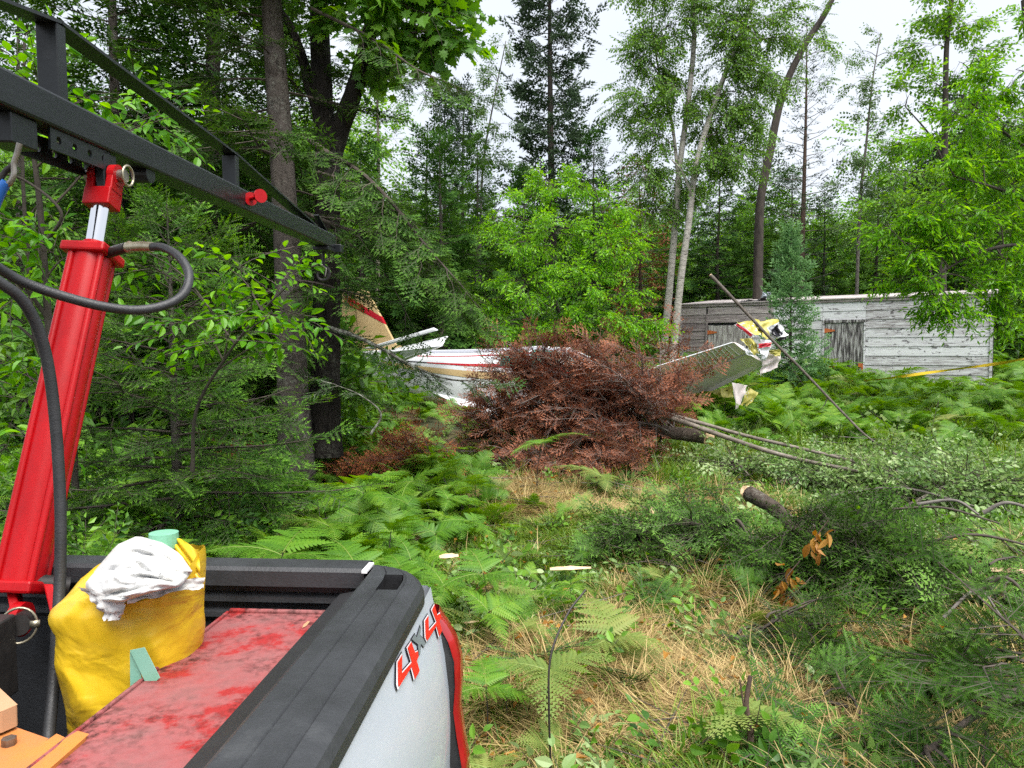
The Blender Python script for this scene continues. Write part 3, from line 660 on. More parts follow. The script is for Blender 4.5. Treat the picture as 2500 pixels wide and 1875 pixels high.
# ------------------------------------------------------------------ shed
SA = np.array([410 / FPX * 22, 22.0, 0]); SB = np.array([1172 / FPX * 17.7, 17.7, 0])
SX = nrm(SB - SA); SN = np.array([-SX[1], SX[0], 0])      # SN points away from the camera
SL = np.linalg.norm(SB - SA); STOP = 3.19
def su(px):
    r = ray(px, 860); A = np.array([[r[0], -SX[0]], [r[1], -SX[1]]]); q = np.linalg.solve(A, SA[:2] - CAM[:2]); return q[1]
def S(u, n, z): return SA + SX * u + SN * n + np.array([0, 0, z])
SM = np.stack([SX, SN, [0, 0, 1]], 1)
def woodmat(name, stops, knots=.5, dark=(.05, .04, .045), spot=(.5, .58)):
    m, N, L, P = newmat(name); P.inputs['Roughness'].default_value = .85
    oi = N.new('ShaderNodeObjectInfo'); t = N.new('ShaderNodeTexCoord'); mp = N.new('ShaderNodeMapping'); mp.inputs['Scale'].default_value = (.9, .9, 12)
    ad = N.new('ShaderNodeVectorMath'); ad.operation = 'ADD'; mu = N.new('ShaderNodeMath'); mu.operation = 'MULTIPLY'; mu.inputs[1].default_value = 40
    L.new(oi.outputs['Random'], mu.inputs[0]); L.new(t.outputs['Object'], mp.inputs[0]); L.new(mp.outputs[0], ad.inputs[0]); L.new(mu.outputs[0], ad.inputs[1])
    n = N.new('ShaderNodeTexNoise'); n.inputs['Scale'].default_value = 3; n.inputs['Detail'].default_value = 7; n.inputs['Roughness'].default_value = .68; L.new(ad.outputs[0], n.inputs['Vector'])
    mix = N.new('ShaderNodeMath'); mix.operation = 'MULTIPLY_ADD'; mix.inputs[1].default_value = .22; L.new(oi.outputs['Random'], mix.inputs[0])
    sb = N.new('ShaderNodeMath'); sb.operation = 'SUBTRACT'; sb.inputs[1].default_value = .11; L.new(n.outputs['Fac'], sb.inputs[0]); L.new(sb.outputs[0], mix.inputs[2])
    r = ramp(N, stops); L.new(mix.outputs[0], r.inputs[0])
    mp2 = N.new('ShaderNodeMapping'); mp2.inputs['Scale'].default_value = (1.1, 1.1, 3.4); ad2 = N.new('ShaderNodeVectorMath'); ad2.operation = 'ADD'
    L.new(t.outputs['Object'], mp2.inputs[0]); L.new(mp2.outputs[0], ad2.inputs[0]); L.new(mu.outputs[0], ad2.inputs[1])
    k = N.new('ShaderNodeTexNoise'); k.inputs['Scale'].default_value = 4.2; k.inputs['Detail'].default_value = 3; k.inputs['Distortion'].default_value = 1.2; L.new(ad2.outputs[0], k.inputs['Vector'])
    rk = ramp(N, [(spot[0], (0, 0, 0)), (spot[1], (1, 1, 1))]); L.new(k.outputs['Fac'], rk.inputs[0])
    mm = N.new('ShaderNodeMix'); mm.data_type = 'RGBA'; ml = N.new('ShaderNodeMath'); ml.operation = 'MULTIPLY'; ml.inputs[1].default_value = knots
    L.new(rk.outputs[0], ml.inputs[0]); L.new(ml.outputs[0], mm.inputs[0]); L.new(r.outputs[0], mm.inputs[6]); mm.inputs[7].default_value = (*dark, 1)
    L.new(mm.outputs[2], P.inputs['Base Color'])
    b = N.new('ShaderNodeBump'); b.inputs['Strength'].default_value = .3; b.inputs['Distance'].default_value = .01; L.new(n.outputs['Fac'], b.inputs['Height']); L.new(b.outputs[0], P.inputs['Normal'])
    return m
M_['bare_wood'] = woodmat('bare_wood', [(.32, (.15, .12, .125)), (.5, (.29, .25, .25)), (.66, (.46, .42, .41))], .5, spot=(.6, .7))
M_['white_wood'] = woodmat('white_wood', [(.28, (.22, .20, .20)), (.40, (.42, .41, .43)), (.52, (.60, .61, .64)), (.8, (.70, .71, .74))], .85, spot=(.60, .65))
M_['door_wood'] = mat('door_wood', [(.40, (.03, .028, .03)), (.5, (.16, .15, .15)), (.58, (.42, .42, .42))], .85, scale=5, stretch=(5, 5, .5), detail=7, bump=.4)
M_['door_wood_pale'] = mat('door_wood_pale', [(.35, (.12, .10, .10)), (.5, (.32, .30, .29)), (.62, (.5, .49, .48))], .85, scale=5, stretch=(5, 5, .5), detail=7, bump=.4)
M_['rust'] = mat('rust', [(.3, (.28, .06, .015)), (.55, (.50, .13, .03)), (.8, (.36, .14, .06))], .8, scale=14)
M_['tar_paper'] = mat('tar_paper', (.02, .02, .022), .7)
shed = empty('wooden_shed', S(SL / 2, 1.5, float(gz(8, 20))), 'long low weathered clapboard shed with two plank doors among the trees', 'shed')
zb = .80; rowh = .235; ztop = STOP - .075
def plank(u0, u1, z0, z1, mname, n0=-.012, name='plank', tilt=.012, th=.014, parent=None):
    g = G(); P8 = [S(u0, n0 - tilt, z0), S(u1, n0 - tilt, z0), S(u1, n0 + th, z0), S(u0, n0 + th, z0), S(u0, n0, z1), S(u1, n0, z1), S(u1, n0 + th, z1), S(u0, n0 + th, z1)]
    hexa(g, np.array(P8)); return g.build(name, M_[mname], parent or shed)
g = G(); box(g, S(SL / 2, 1.53, (zb + STOP) / 2 - .03), (SL / 2 - .01, 1.5, (STOP - zb) / 2 - .04), SM); g.build('wall_core', M_['tar_paper'], shed)
uD1, uD1b, uD2, uD2b = su(1729), su(1822), su(2012), su(2109)
dtop = 2.575
r_ = random.Random(4)
nrow = int((ztop - zb) / rowh) + 1
for q in range(nrow):
    z1 = ztop - q * rowh; z0 = z1 - rowh + .006
    jit = lambda: r_.uniform(-.004, .004)
    plank(.03, uD1 - .07, z0, z1, 'bare_wood')
    if z0 > dtop - .02:
        mid = uD1 + (uD2 - uD1) * .58
        plank(uD1 - .02, mid - .003, z0, z1, 'bare_wood'); plank(mid + .003, uD2 - .05, z0, z1, 'white_wood')
        if z0 > dtop + .05: plank(uD2 - .044, uD2b + .03, z0, z1, 'white_wood')
    else:
        plank(uD1b + .04, uD2 - .05, z0, z1, 'white_wood')
    plank(uD2b + .036, SL - .06, z0, z1, 'white_wood')
def trim(u, w_, z0, z1, mname, name='trim_board', n0=-.034):
    g = G(); box(g, S(u, n0, (z0 + z1) / 2), (w_ / 2, .014, (z1 - z0) / 2), SM); return g.build(name, M_[mname], shed, bevel=.003)
trim(.012, .05, zb, ztop, 'white_wood'); trim(SL - .03, .06, zb, ztop, 'white_wood'); trim(uD1 - .045, .055, zb, ztop - rowh * .9, 'bare_wood'); trim(uD2b + .012, .04, zb, dtop + .04, 'white_wood'); trim(uD2 - .02, .05, zb, dtop + .02, 'white_wood')
g = G(); box(g, S((uD2 + uD2b) / 2, -.036, dtop + .04), ((uD2b - uD2) / 2 + .03, .016, .038), SM); g.build('door_lintel', M_['door_wood'], shed, bevel=.004)
g = G(); box(g, S(SL / 2, -.030, STOP - .035), (SL / 2 + .05, .012, .036), SM); g.build('fascia', M_['bare_wood'], shed, bevel=.003)
g = G(); hexa(g, np.array([S(-.08, -.07, STOP + .004), S(SL + .1, -.07, STOP + .004), S(SL + .1, 3.1, STOP + .30), S(-.08, 3.1, STOP + .30), S(-.08, -.07, STOP + .03), S(SL + .1, -.07, STOP + .03), S(SL + .1, 3.1, STOP + .33), S(-.08, 3.1, STOP + .33)])); g.build('roof', M_['bare_wood'], shed)
for (ua, ub, mname, seed) in ((uD1, uD1b, 'door_wood_pale', 1), (uD2 + .005, uD2b - .005, 'door_wood', 2)):
    door = empty('door', (0, 0, 0)); door.parent = shed; door.location = Vector(S(ua, 0, zb)) - shed.location
    n = 6; q_ = random.Random(seed); cuts = np.cumsum([0] + [q_.uniform(.8, 1.2) for _ in range(n)]); cuts = ua + cuts / cuts[-1] * (ub - ua)
    for k in range(n):
        g = G(); box(g, S((cuts[k] + cuts[k + 1]) / 2, -.018 + q_.uniform(-.003, .003), (zb + dtop) / 2 + q_.uniform(-.012, .004)), ((cuts[k + 1] - cuts[k]) / 2 - .004, .012, (dtop - zb) / 2), SM)
        g.build('door_plank', M_[mname], door)
    for hz in (dtop - .20, zb + .62):
        g = G(); V = [S(ua - .02, -.036, hz - .055), S(ua + .05, -.036, hz - .055), S(ua + .26, -.036, hz - .015), S(ua + .26, -.036, hz + .015), S(ua + .05, -.036, hz + .055), S(ua - .02, -.036, hz + .055)]
        g.add(V + [v - SN * .008 for v in V], [[0, 1, 2, 3, 4, 5]]); g.add(V + [v - SN * .008 for v in V], [[11, 10, 9, 8, 7, 6]]); g.add(V + [v - SN * .008 for v in V], [[k, 6 + k, 6 + (k + 1) % 6, (k + 1) % 6] for k in range(6)])
        g.build('hinge', M_['rust'], door)
    g = G(); box(g, S(ub - .07, -.036, zb + .66), (.05, .006, .05), SM); box(g, S(ub - .02, -.040, zb + .60), (.02, .008, .09), SM); g.build('latch', M_['rust'], door)
g = G(); box(g, S(su(2377), -.045, 1.8 + (860 - 876) / FPX * 18.1), (.028, .006, .055), SM); g.build('outlet_plate', M_['white_wood'], shed)
g = G(); crumple(g, [S(su(1795), .0, STOP + .06), S(su(1868), -.02, STOP + .09), S(su(1880), .6, STOP + .13), S(su(1800), .6, STOP + .08)], 16, 10, .03, 51, thick=.006); g.build('tar_paper', M_['tar_paper'], shed, smooth=True)
pc = S(su(1865), .15, STOP + .20); rk = empty('roof_scrap', pc - [0, 0, .1], 'crumpled white metal scrap lying on the shed roof', 'scrap metal')
g = G(); crumple(g, [pc + SX * -.14 - [0, 0, .06], pc + SX * .2 - [0, 0, .08], pc + SX * .12 + [0, 0, .10], pc + SX * -.10 + [0, 0, .10]], 10, 8, .03, 53, thick=.005); g.build('crumpled_sheet', M_['white_paint'], rk)

# ------------------------------------------------------------------ wrecked light aircraft
M_['plane_white'] = mat('plane_white', [(.3, (.66, .68, .72)), (.7, (.74, .76, .79))], .25, scale=2, coat=.3)
M_['plane_tan'] = mat('plane_tan', [(.3, (.52, .37, .18)), (.7, (.58, .43, .23))], .35, scale=4)
M_['plane_red'] = mat('plane_red', (.42, .012, .025), .3); M_['plane_black'] = mat('plane_black', (.02, .02, .028), .3)
M_['plane_grey'] = mat('plane_grey', (.30, .31, .36), .35)
M_['wing_grey'] = mat('wing_grey', [(.3, (.60, .53, .52)), (.6, (.66, .58, .57)), (.8, (.70, .62, .61))], .5, scale=1.6, bump=.15, bscale=1.8)
M_['bead'] = mat('bead', (.74, .74, .73), .4)
M_['primer'] = mat('primer', [(.3, (.34, .31, .06)), (.6, (.46, .42, .10)), (.8, (.52, .46, .16))], .5, scale=8)
M_['tint_glass'] = mat('tint_glass', [(.35, (.02, .16, .12)), (.65, (.06, .30, .24))], .08, scale=3, coat=1)
PT_ = at(868, 898, 16.6); PN = at(1612, 982, 14.0)
px_hat = nrm(PN - PT_); roll = RAD(-7)
y0 = nrm(np.cross([0, 0, 1], px_hat)); z0_ = np.cross(px_hat, y0)
PYv = y0 * math.cos(roll) + z0_ * math.sin(roll); PZv = np.cross(px_hat, PYv)
def PW(x, y, z): return PT_ + px_hat * x + PYv * y + PZv * z
plane = empty('light_aircraft', (PW(3.5, 0, 0)[0], PW(3.5, 0, 0)[1], float(gz(*PW(3.5, 0, 0)[:2]))), 'wrecked white light aircraft with red and tan stripes behind the brown conifer', 'aircraft')
stn = np.array([[-.1, .03, .16, .14], [.3, .09, .26, .10], [.8, .16, .33, .07], [1.4, .25, .40, .03], [2.1, .34, .47, 0], [3.0, .46, .56, -.02], [3.8, .54, .62, 0], [4.4, .57, .67, .03], [5.0, .56, .66, .05],
                [5.5, .54, .58, -.02], [5.9, .50, .48, -.10], [6.5, .43, .40, -.12], [6.95, .30, .28, -.12], [7.05, .16, .15, -.12]])
stn[:, 1:3] *= 1.24
def fus(x):
    return [float(np.interp(x, stn[:, 0], stn[:, c])) for c in (1, 2, 3)]
g = G(); xs_ = np.linspace(-.1, 7.05, 60); na = 40; an = np.arange(na) * 2 * np.pi / na; V = []
for x in xs_:
    hw_, hh_, zc_ = fus(x); e_ = 2 / 2.7
    V += [PW(x, hw_ * np.sign(math.cos(q)) * abs(math.cos(q)) ** e_, zc_ + hh_ * np.sign(math.sin(q)) * abs(math.sin(q)) ** e_) for q in an]
i = np.arange(na); j = (i + 1) % na
g.add(V, np.concatenate([np.stack([i + k * na, i + (k + 1) * na, j + (k + 1) * na, j + k * na], 1) for k in range(59)])[:, ::-1])
fz = g.build('fuselage', M_['plane_white'], plane, smooth=True)
def on_side(x, f, off=.004):
    hw_, hh_, zc_ = fus(x); y = -(hw_ * (1 - abs(f) ** 2.7) ** (1 / 2.7)) - off
    return PW(x, y, zc_ + (hh_ + (off if f > .8 else 0)) * f)
def stripe(name, x0, x1, f0, f1, m_, off=.005, parent=None, n=26):
    """f0, f1: functions of 0..1 giving lower and upper edge"""
    g = G(); V = []
    for q in np.linspace(0, 1, n):
        x = x0 + (x1 - x0) * q; V += [on_side(x, f0(q) + (f1(q) - f0(q)) * w_, off) for w_ in (0, .33, .67, 1)]
    g.add(V, [[k * 4 + c, (k + 1) * 4 + c, (k + 1) * 4 + c + 1, k * 4 + c + 1] for k in range(n - 1) for c in range(3)]); return g.build(name, m_, parent or fz, smooth=True)
stripe('grey_stripe', .6, 5.0, lambda q: .80 + .06 * q, lambda q: .93 - .01 * q, M_['plane_grey'])
stripe('red_line', .9, 4.9, lambda q: .66 + .1 * q, lambda q: .69 + .1 * q, M_['plane_red'])
stripe('black_stripe', 1.2, 2.6, lambda q: .42 + .02 * q, lambda q: .47, M_['plane_black'])
stripe('red_stripe', 2.0, 6.9, lambda q: .44 - .12 * q, lambda q: .47 + .06 * q, M_['plane_red'], .007)
stripe('tan_stripe', .8, 6.8, lambda q: .14 - .15 * q, lambda q: .32 - .12 * q, M_['plane_tan'])
for (x0, x1) in ((3.75, 4.28), (4.36, 4.98), (5.06, 5.5)):
    stripe('cabin_window', x0, x1, lambda q: .42, lambda q: .84 - (.18 * q if x0 > 5 else 0), M_['tint_glass'], .009)
g = G(); V = []                                       # windscreen
for q in np.linspace(-1, 1, 14):
    for t in np.linspace(0, 1, 7):
        x = 5.02 + .62 * t; hw_, hh_, zc_ = fus(x); a_ = q * 1.15
        V.append(PW(x, math.sin(a_) * hw_ * 1.015, zc_ + hh_ * (math.cos(a_) ** .7) * 1.02 + .004))
g.add(V, [[k * 7 + c, (k + 1) * 7 + c, (k + 1) * 7 + c + 1, k * 7 + c + 1] for k in range(13) for c in range(6)]); ws = g.build('windscreen', M_['tint_glass'], plane, smooth=True)
for q in (-1.0, -.35, .35, 1.0):
    g = G(); tube(g, [PW(5.02 + .62 * t, math.sin(q * 1.15) * fus(5.02 + .62 * t)[0] * 1.03, fus(5.02 + .62 * t)[2] + fus(5.02 + .62 * t)[1] * (math.cos(q * 1.15) ** .7) * 1.03) for t in np.linspace(0, 1, 8)], .022, 8); g.build('windscreen_frame', M_['plane_white'], ws, smooth=True)
# tail fin, dorsal fillet, rudder
def slab(g, pts, off, th, mat_=0):
    """flat outline in the fuselage's x-z plane with thickness across it"""
    n = len(pts); A = [PW(x, off - th / 2, z) for x, z in pts] + [PW(x, off + th / 2, z) for x, z in pts]
    g.add(A, [list(range(n))]); g.add(A, [list(range(2 * n - 1, n - 1, -1))]); g.add(A, [[k, n + k, n + (k + 1) % n, (k + 1) % n] for k in range(n)])
g = G(); slab(g, [(1.55, .34), (.95, .62), (.05, 1.75), (-.30, 1.80), (.12, .30)], 0, .09); fin = g.build('tail_fin', M_['plane_tan'], plane, bevel=.03)
g = G(); slab(g, [(.10, .30), (-.32, 1.80), (-.62, 1.78), (-.42, .25)], 0, .06); g.build('rudder', M_['plane_tan'], plane, bevel=.02)
g = G(); slab(g, [(.62, 1.04), (.50, 1.20), (-.50, 1.62), (-.52, 1.46)], 0, .100); g.build('fin_stripe', M_['plane_red'], fin)
g = G(); slab(g, [(2.9, .50), (2.2, .53), (1.5, .56), (1.0, .60), (1.0, .36), (2.9, .44)], 0, .10); g.build('dorsal_fillet', M_['plane_tan'], plane, bevel=.02)
def quadslab(g, C, th, mat_=0, edge=1.0):
    C = [np.asarray(c, float) for c in C]; n_ = nrm(np.cross(C[1] - C[0], C[3] - C[0])) * th / 2
    hexa(g, np.array([c - n_ for c in C] + [c + n_ for c in C]), mat_)
# near half of the tailplane, raised and ridged underneath, elevator behind it
tpl = [at(915, 862, 16.0), at(980, 884, 15.6), at(1078, 846, 14.7), at(1094, 820, 14.9)]
g = G(); quadslab(g, tpl, .07); hs = g.build('tailplane', M_['plane_white'], plane, bevel=.03)
elv = [at(890, 850, 16.1), at(915, 852, 16.0), at(1070, 806, 14.9), at(1058, 800, 15.0)]
g = G(); quadslab(g, elv, .05); g.build('elevator', M_['plane_white'], plane, bevel=.02)
for q in np.linspace(.12, .88, 6):
    a_, b_ = tpl[0] * (1 - q) + tpl[1] * q, tpl[3] * (1 - q) + tpl[2] * q; dn = nrm(np.cross(tpl[1] - tpl[0], tpl[3] - tpl[0]))
    if dn[2] > 0: dn = -dn
    g = G(); tube(g, [a_ * .95 + b_ * .05 + dn * .037, a_ * .08 + b_ * .92 + dn * .037], .009, 6); g.build('bead', M_['bead'], hs, smooth=True)
far_tp = [PW(.0, .1, .12), PW(.8, .15, .12), PW(.6, 1.7, .2), PW(.1, 1.7, .2)]
g = G(); quadslab(g, far_tp, .07); g.build('tailplane', M_['plane_white'], plane, bevel=.03)
# near wing root lying flat beside the fuselage
g = G(); quadslab(g, [at(1030, 948, 15.6), at(1300, 1010, 14.2), at(1250, 1050, 13.9), at(1150, 1005, 14.6)], .06); g.build('torn_flap', M_['plane_white'], plane, bevel=.01)
# far wing standing up with its underside to the camera
W = [at(1560, 910, 13.25), at(1792, 836, 12.85), at(1868, 887, 13.75), at(1596, 1022, 14.2)]          # trailing root, trailing tip, leading tip, leading root
wn_ = nrm(np.cross(W[1] - W[0], W[3] - W[0])); wn_ = wn_ if wn_ @ (CAM - W[0]) > 0 else -wn_
nu, nv = 26, 14; u, v = np.meshgrid(np.linspace(0, 1, nu), np.linspace(0, 1, nv)); U, Vv = u[..., None], v[..., None]
Pw = W[0] * (1 - U) * (1 - Vv) + W[1] * U * (1 - Vv) + W[2] * U * Vv + W[3] * (1 - U) * Vv
foil = .05 * np.sin(np.clip(v, 0, 1) * np.pi) ** .7 + .012 * wr(u * 1.6, v * 1.6, 61) * np.clip(v * 2, .15, 1)
bot = Pw + wn_ * foil[..., None]; top = Pw - wn_ * (foil * 1.6 + .005)[..., None]
k = (np.arange(nv - 1)[:, None] * nu + np.arange(nu - 1)[None]).ravel(); F = np.stack([k, k + 1, k + 1 + nu, k + nu], 1)
g = G(); g.add(bot.reshape(-1, 3), F); g.add(top.reshape(-1, 3), F[:, ::-1])
for e_ in ([(0, c) for c in range(nu)], [(nv - 1, c) for c in range(nu)], [(r, 0) for r in range(nv)], [(r, nu - 1) for r in range(nv)]):
    V = [bot[a_] for a_ in e_] + [top[a_] for a_ in e_]; n = len(e_); g.add(V, [[q, q + 1, n + q + 1, n + q] for q in range(n - 1)])
wing = g.build('wing', M_['wing_grey'], plane, smooth=True)
def wp(u_, v_, off=.0):
    p = W[0] * (1 - u_) * (1 - v_) + W[1] * u_ * (1 - v_) + W[2] * u_ * v_ + W[3] * (1 - u_) * v_
    return p + wn_ * (.05 * math.sin(v_ * math.pi) ** .7 + off)
for q in np.linspace(.32, .93, 15):
    g = G(); tube(g, [wp(q, t, .004) for t in np.linspace(.02, .36, 6)], .010, 6); g.build('bead', M_['bead'], wing, smooth=True)
g = G(); tube(g, [wp(t, .41, .004) for t in np.linspace(.2, .98, 8)], .008, 6); g.build('hinge_line', M_['plane_grey'], wing, smooth=True)
g = G(); tube(g, [wp(t, -.01, .0) for t in np.linspace(.2, .99, 8)], .012, 6); g.build('trailing_edge', M_['plane_white'], wing, smooth=True)
z5 = lambda x, y, Y: at(1400 + x * .33149, 600 + y * .33149, Y)
def torn(name, corners, Y, amp, seed, m0, m1, nu=12, nv=10, dy=(0, 0, 0, 0)):
    g = G(); crumple(g, [z5(x, y, Y + d) for (x, y), d in zip(corners, dy)], nu, nv, amp, seed, 0, .006, 2.2, 1)
    return g.build(name, [m0, m1], wing, smooth=True)
pw, pr, py_, pk = M_['plane_white'], M_['plane_red'], M_['primer'], M_['plane_black']
torn('torn_skin', [(1195, 575), (1330, 560), (1420, 660), (1320, 668)], 13.3, .03, 71, py_, pw, dy=(0, .3, .3, 0))
torn('torn_skin', [(1330, 560), (1510, 555), (1500, 690), (1400, 680)], 13.4, .04, 72, py_, py_, dy=(.2, .3, 0, 0))
torn('torn_edge', [(1185, 585), (1210, 570), (1345, 660), (1310, 685)], 13.2, .012, 73, pw, pw)
torn('red_edge', [(1195, 582), (1212, 572), (1325, 655), (1308, 668)], 13.17, .010, 74, pr, pr)
torn('torn_skin', [(1420, 610), (1520, 560), (1585, 655), (1480, 690)], 13.2, .03, 75, pw, pw)
torn('black_stripe', [(1445, 625), (1500, 580), (1545, 650), (1490, 680)], 13.1, .02, 76, pk, pk)
torn('torn_skin', [(1500, 690), (1585, 650), (1560, 690), (1510, 705)], 13.25, .02, 77, pk, pk)
torn('torn_skin', [(1235, 690), (1330, 680), (1370, 790), (1330, 815)], 13.2, .03, 78, py_, pw)
torn('torn_skin', [(1250, 740), (1300, 770), (1340, 820), (1270, 800)], 13.1, .015, 79, pw, pw)
torn('torn_skin', [(1375, 690), (1475, 700), (1440, 790), (1410, 850)], 13.15, .02, 80, pw, pw)
torn('red_edge', [(1368, 722), (1460, 712), (1452, 742), (1362, 755)], 13.08, .008, 81, pr, pr)
torn('torn_skin', [(1365, 760), (1450, 745), (1415, 850), (1395, 830)], 13.10, .015, 82, pw, pw)
torn('torn_skin', [(1400, 800), (1530, 770), (1500, 900), (1380, 940)], 13.6, .03, 83, M_['wing_grey'], pw)
torn('torn_skin', [(1440, 770), (1535, 765), (1520, 820), (1450, 800)], 13.5, .02, 84, py_, py_)
torn('torn_skin', [(1170, 1010), (1285, 1030), (1230, 1170), (1200, 1210)], 13.3, .015, 85, M_['wing_grey'], pw)
torn('torn_skin', [(1285, 1040), (1360, 1085), (1290, 1180), (1230, 1180)], 13.4, .02, 86, py_, pw)
torn('torn_rib', [(1080, 1060), (1180, 1030), (1170, 1150), (1110, 1170)], 13.7, .03, 87, py_, py_)
torn('torn_rib', [(860, 1090), (1080, 1060), (1100, 1170), (900, 1160)], 13.9, .03, 88, py_, M_['dark_iron'])

# ------------------------------------------------------------------ barrier tape
M_['tape'] = mat('tape', (.72, .50, .02), .4)
tp = crom([at(2060, 932, 17.6), at(2150, 926, 17.2), at(2250, 912, 16.6), at(2350, 899, 16.0), at(2440, 887, 15.2), at(2520, 873, 14.4), at(2700, 850, 13)], 60)
g = G(); q = np.linspace(0, 1, 60); wz = np.stack([.018 * np.sin(q * 24), .018 * np.cos(q * 17), .034 * (.75 + .25 * np.cos(q * 20))], 1)
V = np.concatenate([tp - wz, tp + wz]); g.add(V, [[k, k + 1, 61 + k, 60 + k] for k in range(59)])
tag(g.build('barrier_tape', M_['tape'], loc=tp[20]), 'yellow barrier tape strung above the ferns by the shed', 'tape')

# ------------------------------------------------------------------ foliage: materials and templates
F_ = {}
F_['fir'] = leafmat('fir_needle', (0.014, 0.046, 0.01), (0.095, 0.2, 0.03), .22, .7, mid=(0.036, 0.095, 0.018), spec=.05)
F_['fir_young'] = leafmat('young_fir_needle', (0.026, 0.095, 0.014), (0.2, 0.42, 0.042), .28, .7, mid=(0.066, 0.18, 0.024), spec=.05)
F_['spruce'] = leafmat('spruce_needle', (0.0192, 0.0384, 0.0216), (0.0780, 0.1200, 0.0660), .2, .7, mid=(0.0408, 0.0720, 0.0384), spec=.05)
F_['spruce_blue'] = leafmat('pale_spruce_needle', (0.085, 0.19, 0.075), (0.28, 0.46, 0.2), .25, .7, mid=(0.16, 0.31, 0.125), spec=.05)
F_['cut'] = leafmat('cut_bough_needle', (0.012, 0.04, 0.006), (0.08, 0.165, 0.022), .18, .7, mid=(0.03, 0.082, 0.011), spec=.05)
F_['cut_green'] = leafmat('fresh_bough_needle', (0.03, 0.09, 0.016), (0.16, 0.3, 0.055), .22, .7, mid=(0.074, 0.175, 0.032), spec=.05)
F_['dead'] = leafmat('dead_needle', (0.125, 0.038, 0.018), (0.38, 0.15, 0.08), .12, .7, mid=(0.24, 0.086, 0.046), spec=.15)
F_['dead_orange'] = leafmat('orange_dead_needle', (0.1300, 0.0364, 0.0130), (0.3380, 0.1170, 0.0455), .15, .7, mid=(0.2340, 0.0676, 0.0260), spec=.15)
F_['cherry'] = leafmat('cherry_leaf', (0.045, 0.18, 0.008), (0.25, 0.52, 0.02), 0.46, .36, mid=(0.12, 0.33, 0.012))
F_['willow'] = leafmat('willow_leaf', (0.085, 0.26, 0.008), (0.36, 0.64, 0.025), 0.48, .36, mid=(0.185, 0.44, 0.014))
F_['birch'] = leafmat('birch_leaf', (0.0614, 0.1492, 0.0211), (0.2018, 0.3773, 0.0527), .42, .42, mid=(0.1193, 0.2545, 0.0316))
F_['maple'] = leafmat('maple_leaf', (0.0614, 0.1667, 0.0211), (0.2282, 0.4388, 0.0439), .45, .45, mid=(0.1229, 0.2896, 0.0281))
F_['poplar'] = leafmat('poplar_leaf', (0.0720, 0.1440, 0.0432), (0.2160, 0.3312, 0.1080), .4, .42, mid=(0.1296, 0.2304, 0.0720))
F_['brush'] = leafmat('brush_leaf', (0.085, 0.17, 0.045), (0.4, 0.5, 0.24), .35, .4, mid=(0.19, 0.32, 0.09))
F_['under'] = leafmat('undergrowth_leaf', (0.0338, 0.1014, 0.0169), (0.1859, 0.3718, 0.0338), .38, .45, mid=(0.0845, 0.2113, 0.0203))
F_['fern'] = leafmat('fern_leaf', (0.04, 0.13, 0.012), (0.27, 0.42, 0.035), .38, .48, mid=(0.11, 0.255, 0.018))
F_['fern_pale'] = leafmat('pale_fern_leaf', (.12, .20, .045), (.36, .33, .11), .38, .55, mid=(.21, .28, .06))
F_['grass'] = leafmat('grass_blade', (0.0501, 0.1216, 0.0143), (0.2860, 0.3718, 0.0501), .35, .5, mid=(0.1287, 0.2359, 0.0229))
F_['straw'] = leafmat('straw_blade', (0.19, 0.13, 0.05), (0.6, 0.47, 0.23), .2, .65, mid=(0.42, 0.31, 0.135), spec=.2)
F_['dryleaf'] = leafmat('dry_leaf', (.16, .075, .018), (.48, .26, .05), .3, .6, mid=(.32, .15, .03))
B_ = {}
def barkmat(name, dark, midc, light, scale=9, stretch=(1, 1, .3), patch=2.5, bump=1.0, fine=30):
    m, N, L, P = newmat(name); P.inputs['Roughness'].default_value = .92; P.inputs['Specular IOR Level'].default_value = .2
    n1 = texnoise(N, L, scale, 8, .72, stretch, dist=.6); n2 = texnoise(N, L, patch, 4, .6); n3 = texnoise(N, L, fine, 3, .6)
    r1 = ramp(N, [(.36, dark), (.46, midc), (.62, [c * 1.35 for c in midc])]); L.new(n1.outputs['Fac'], r1.inputs[0])
    r2 = ramp(N, [(.52, (0, 0, 0)), (.64, (1, 1, 1))]); L.new(n2.outputs['Fac'], r2.inputs[0])
    ml = N.new('ShaderNodeMath'); ml.operation = 'MULTIPLY'; r3 = ramp(N, [(.45, (0, 0, 0)), (.6, (1, 1, 1))]); L.new(n3.outputs['Fac'], r3.inputs[0]); L.new(r2.outputs[0], ml.inputs[0]); L.new(r3.outputs[0], ml.inputs[1])
    mm = N.new('ShaderNodeMix'); mm.data_type = 'RGBA'; L.new(ml.outputs[0], mm.inputs[0]); L.new(r1.outputs[0], mm.inputs[6]); mm.inputs[7].default_value = (*light, 1); L.new(mm.outputs[2], P.inputs['Base Color'])
    b = N.new('ShaderNodeBump'); b.inputs['Strength'].default_value = bump; b.inputs['Distance'].default_value = .05; L.new(n1.outputs['Fac'], b.inputs['Height']); L.new(b.outputs[0], P.inputs['Normal']); return m
B_['fir'] = barkmat('fir_bark', (.026, .021, .018), (.085, .072, .064), (.20, .20, .17), 12, (1, 1, .55), 3.0, .9)
B_['maple'] = barkmat('maple_bark', (.006, .005, .005), (.026, .022, .019), (.10, .10, .08), 16, (1, 1, .16), 2.4, 1.0)
B_['birch'] = barkmat('birch_bark', (.05, .042, .036), (.30, .28, .255), (.46, .44, .42), 7, (1, 1, 3.0), 2.0, .5)
B_['log'] = barkmat('log_bark', (.022, .017, .014), (.080, .062, .050), (.17, .16, .13), 16, (1, 1, 1), 4.0, 1.0)
B_['dark'] = mat('dark_bark', [(.3, (.018, .014, .011)), (.7, (.07, .056, .046))], .9, scale=9, stretch=(1, 1, .3), bump=.6, detail=6)
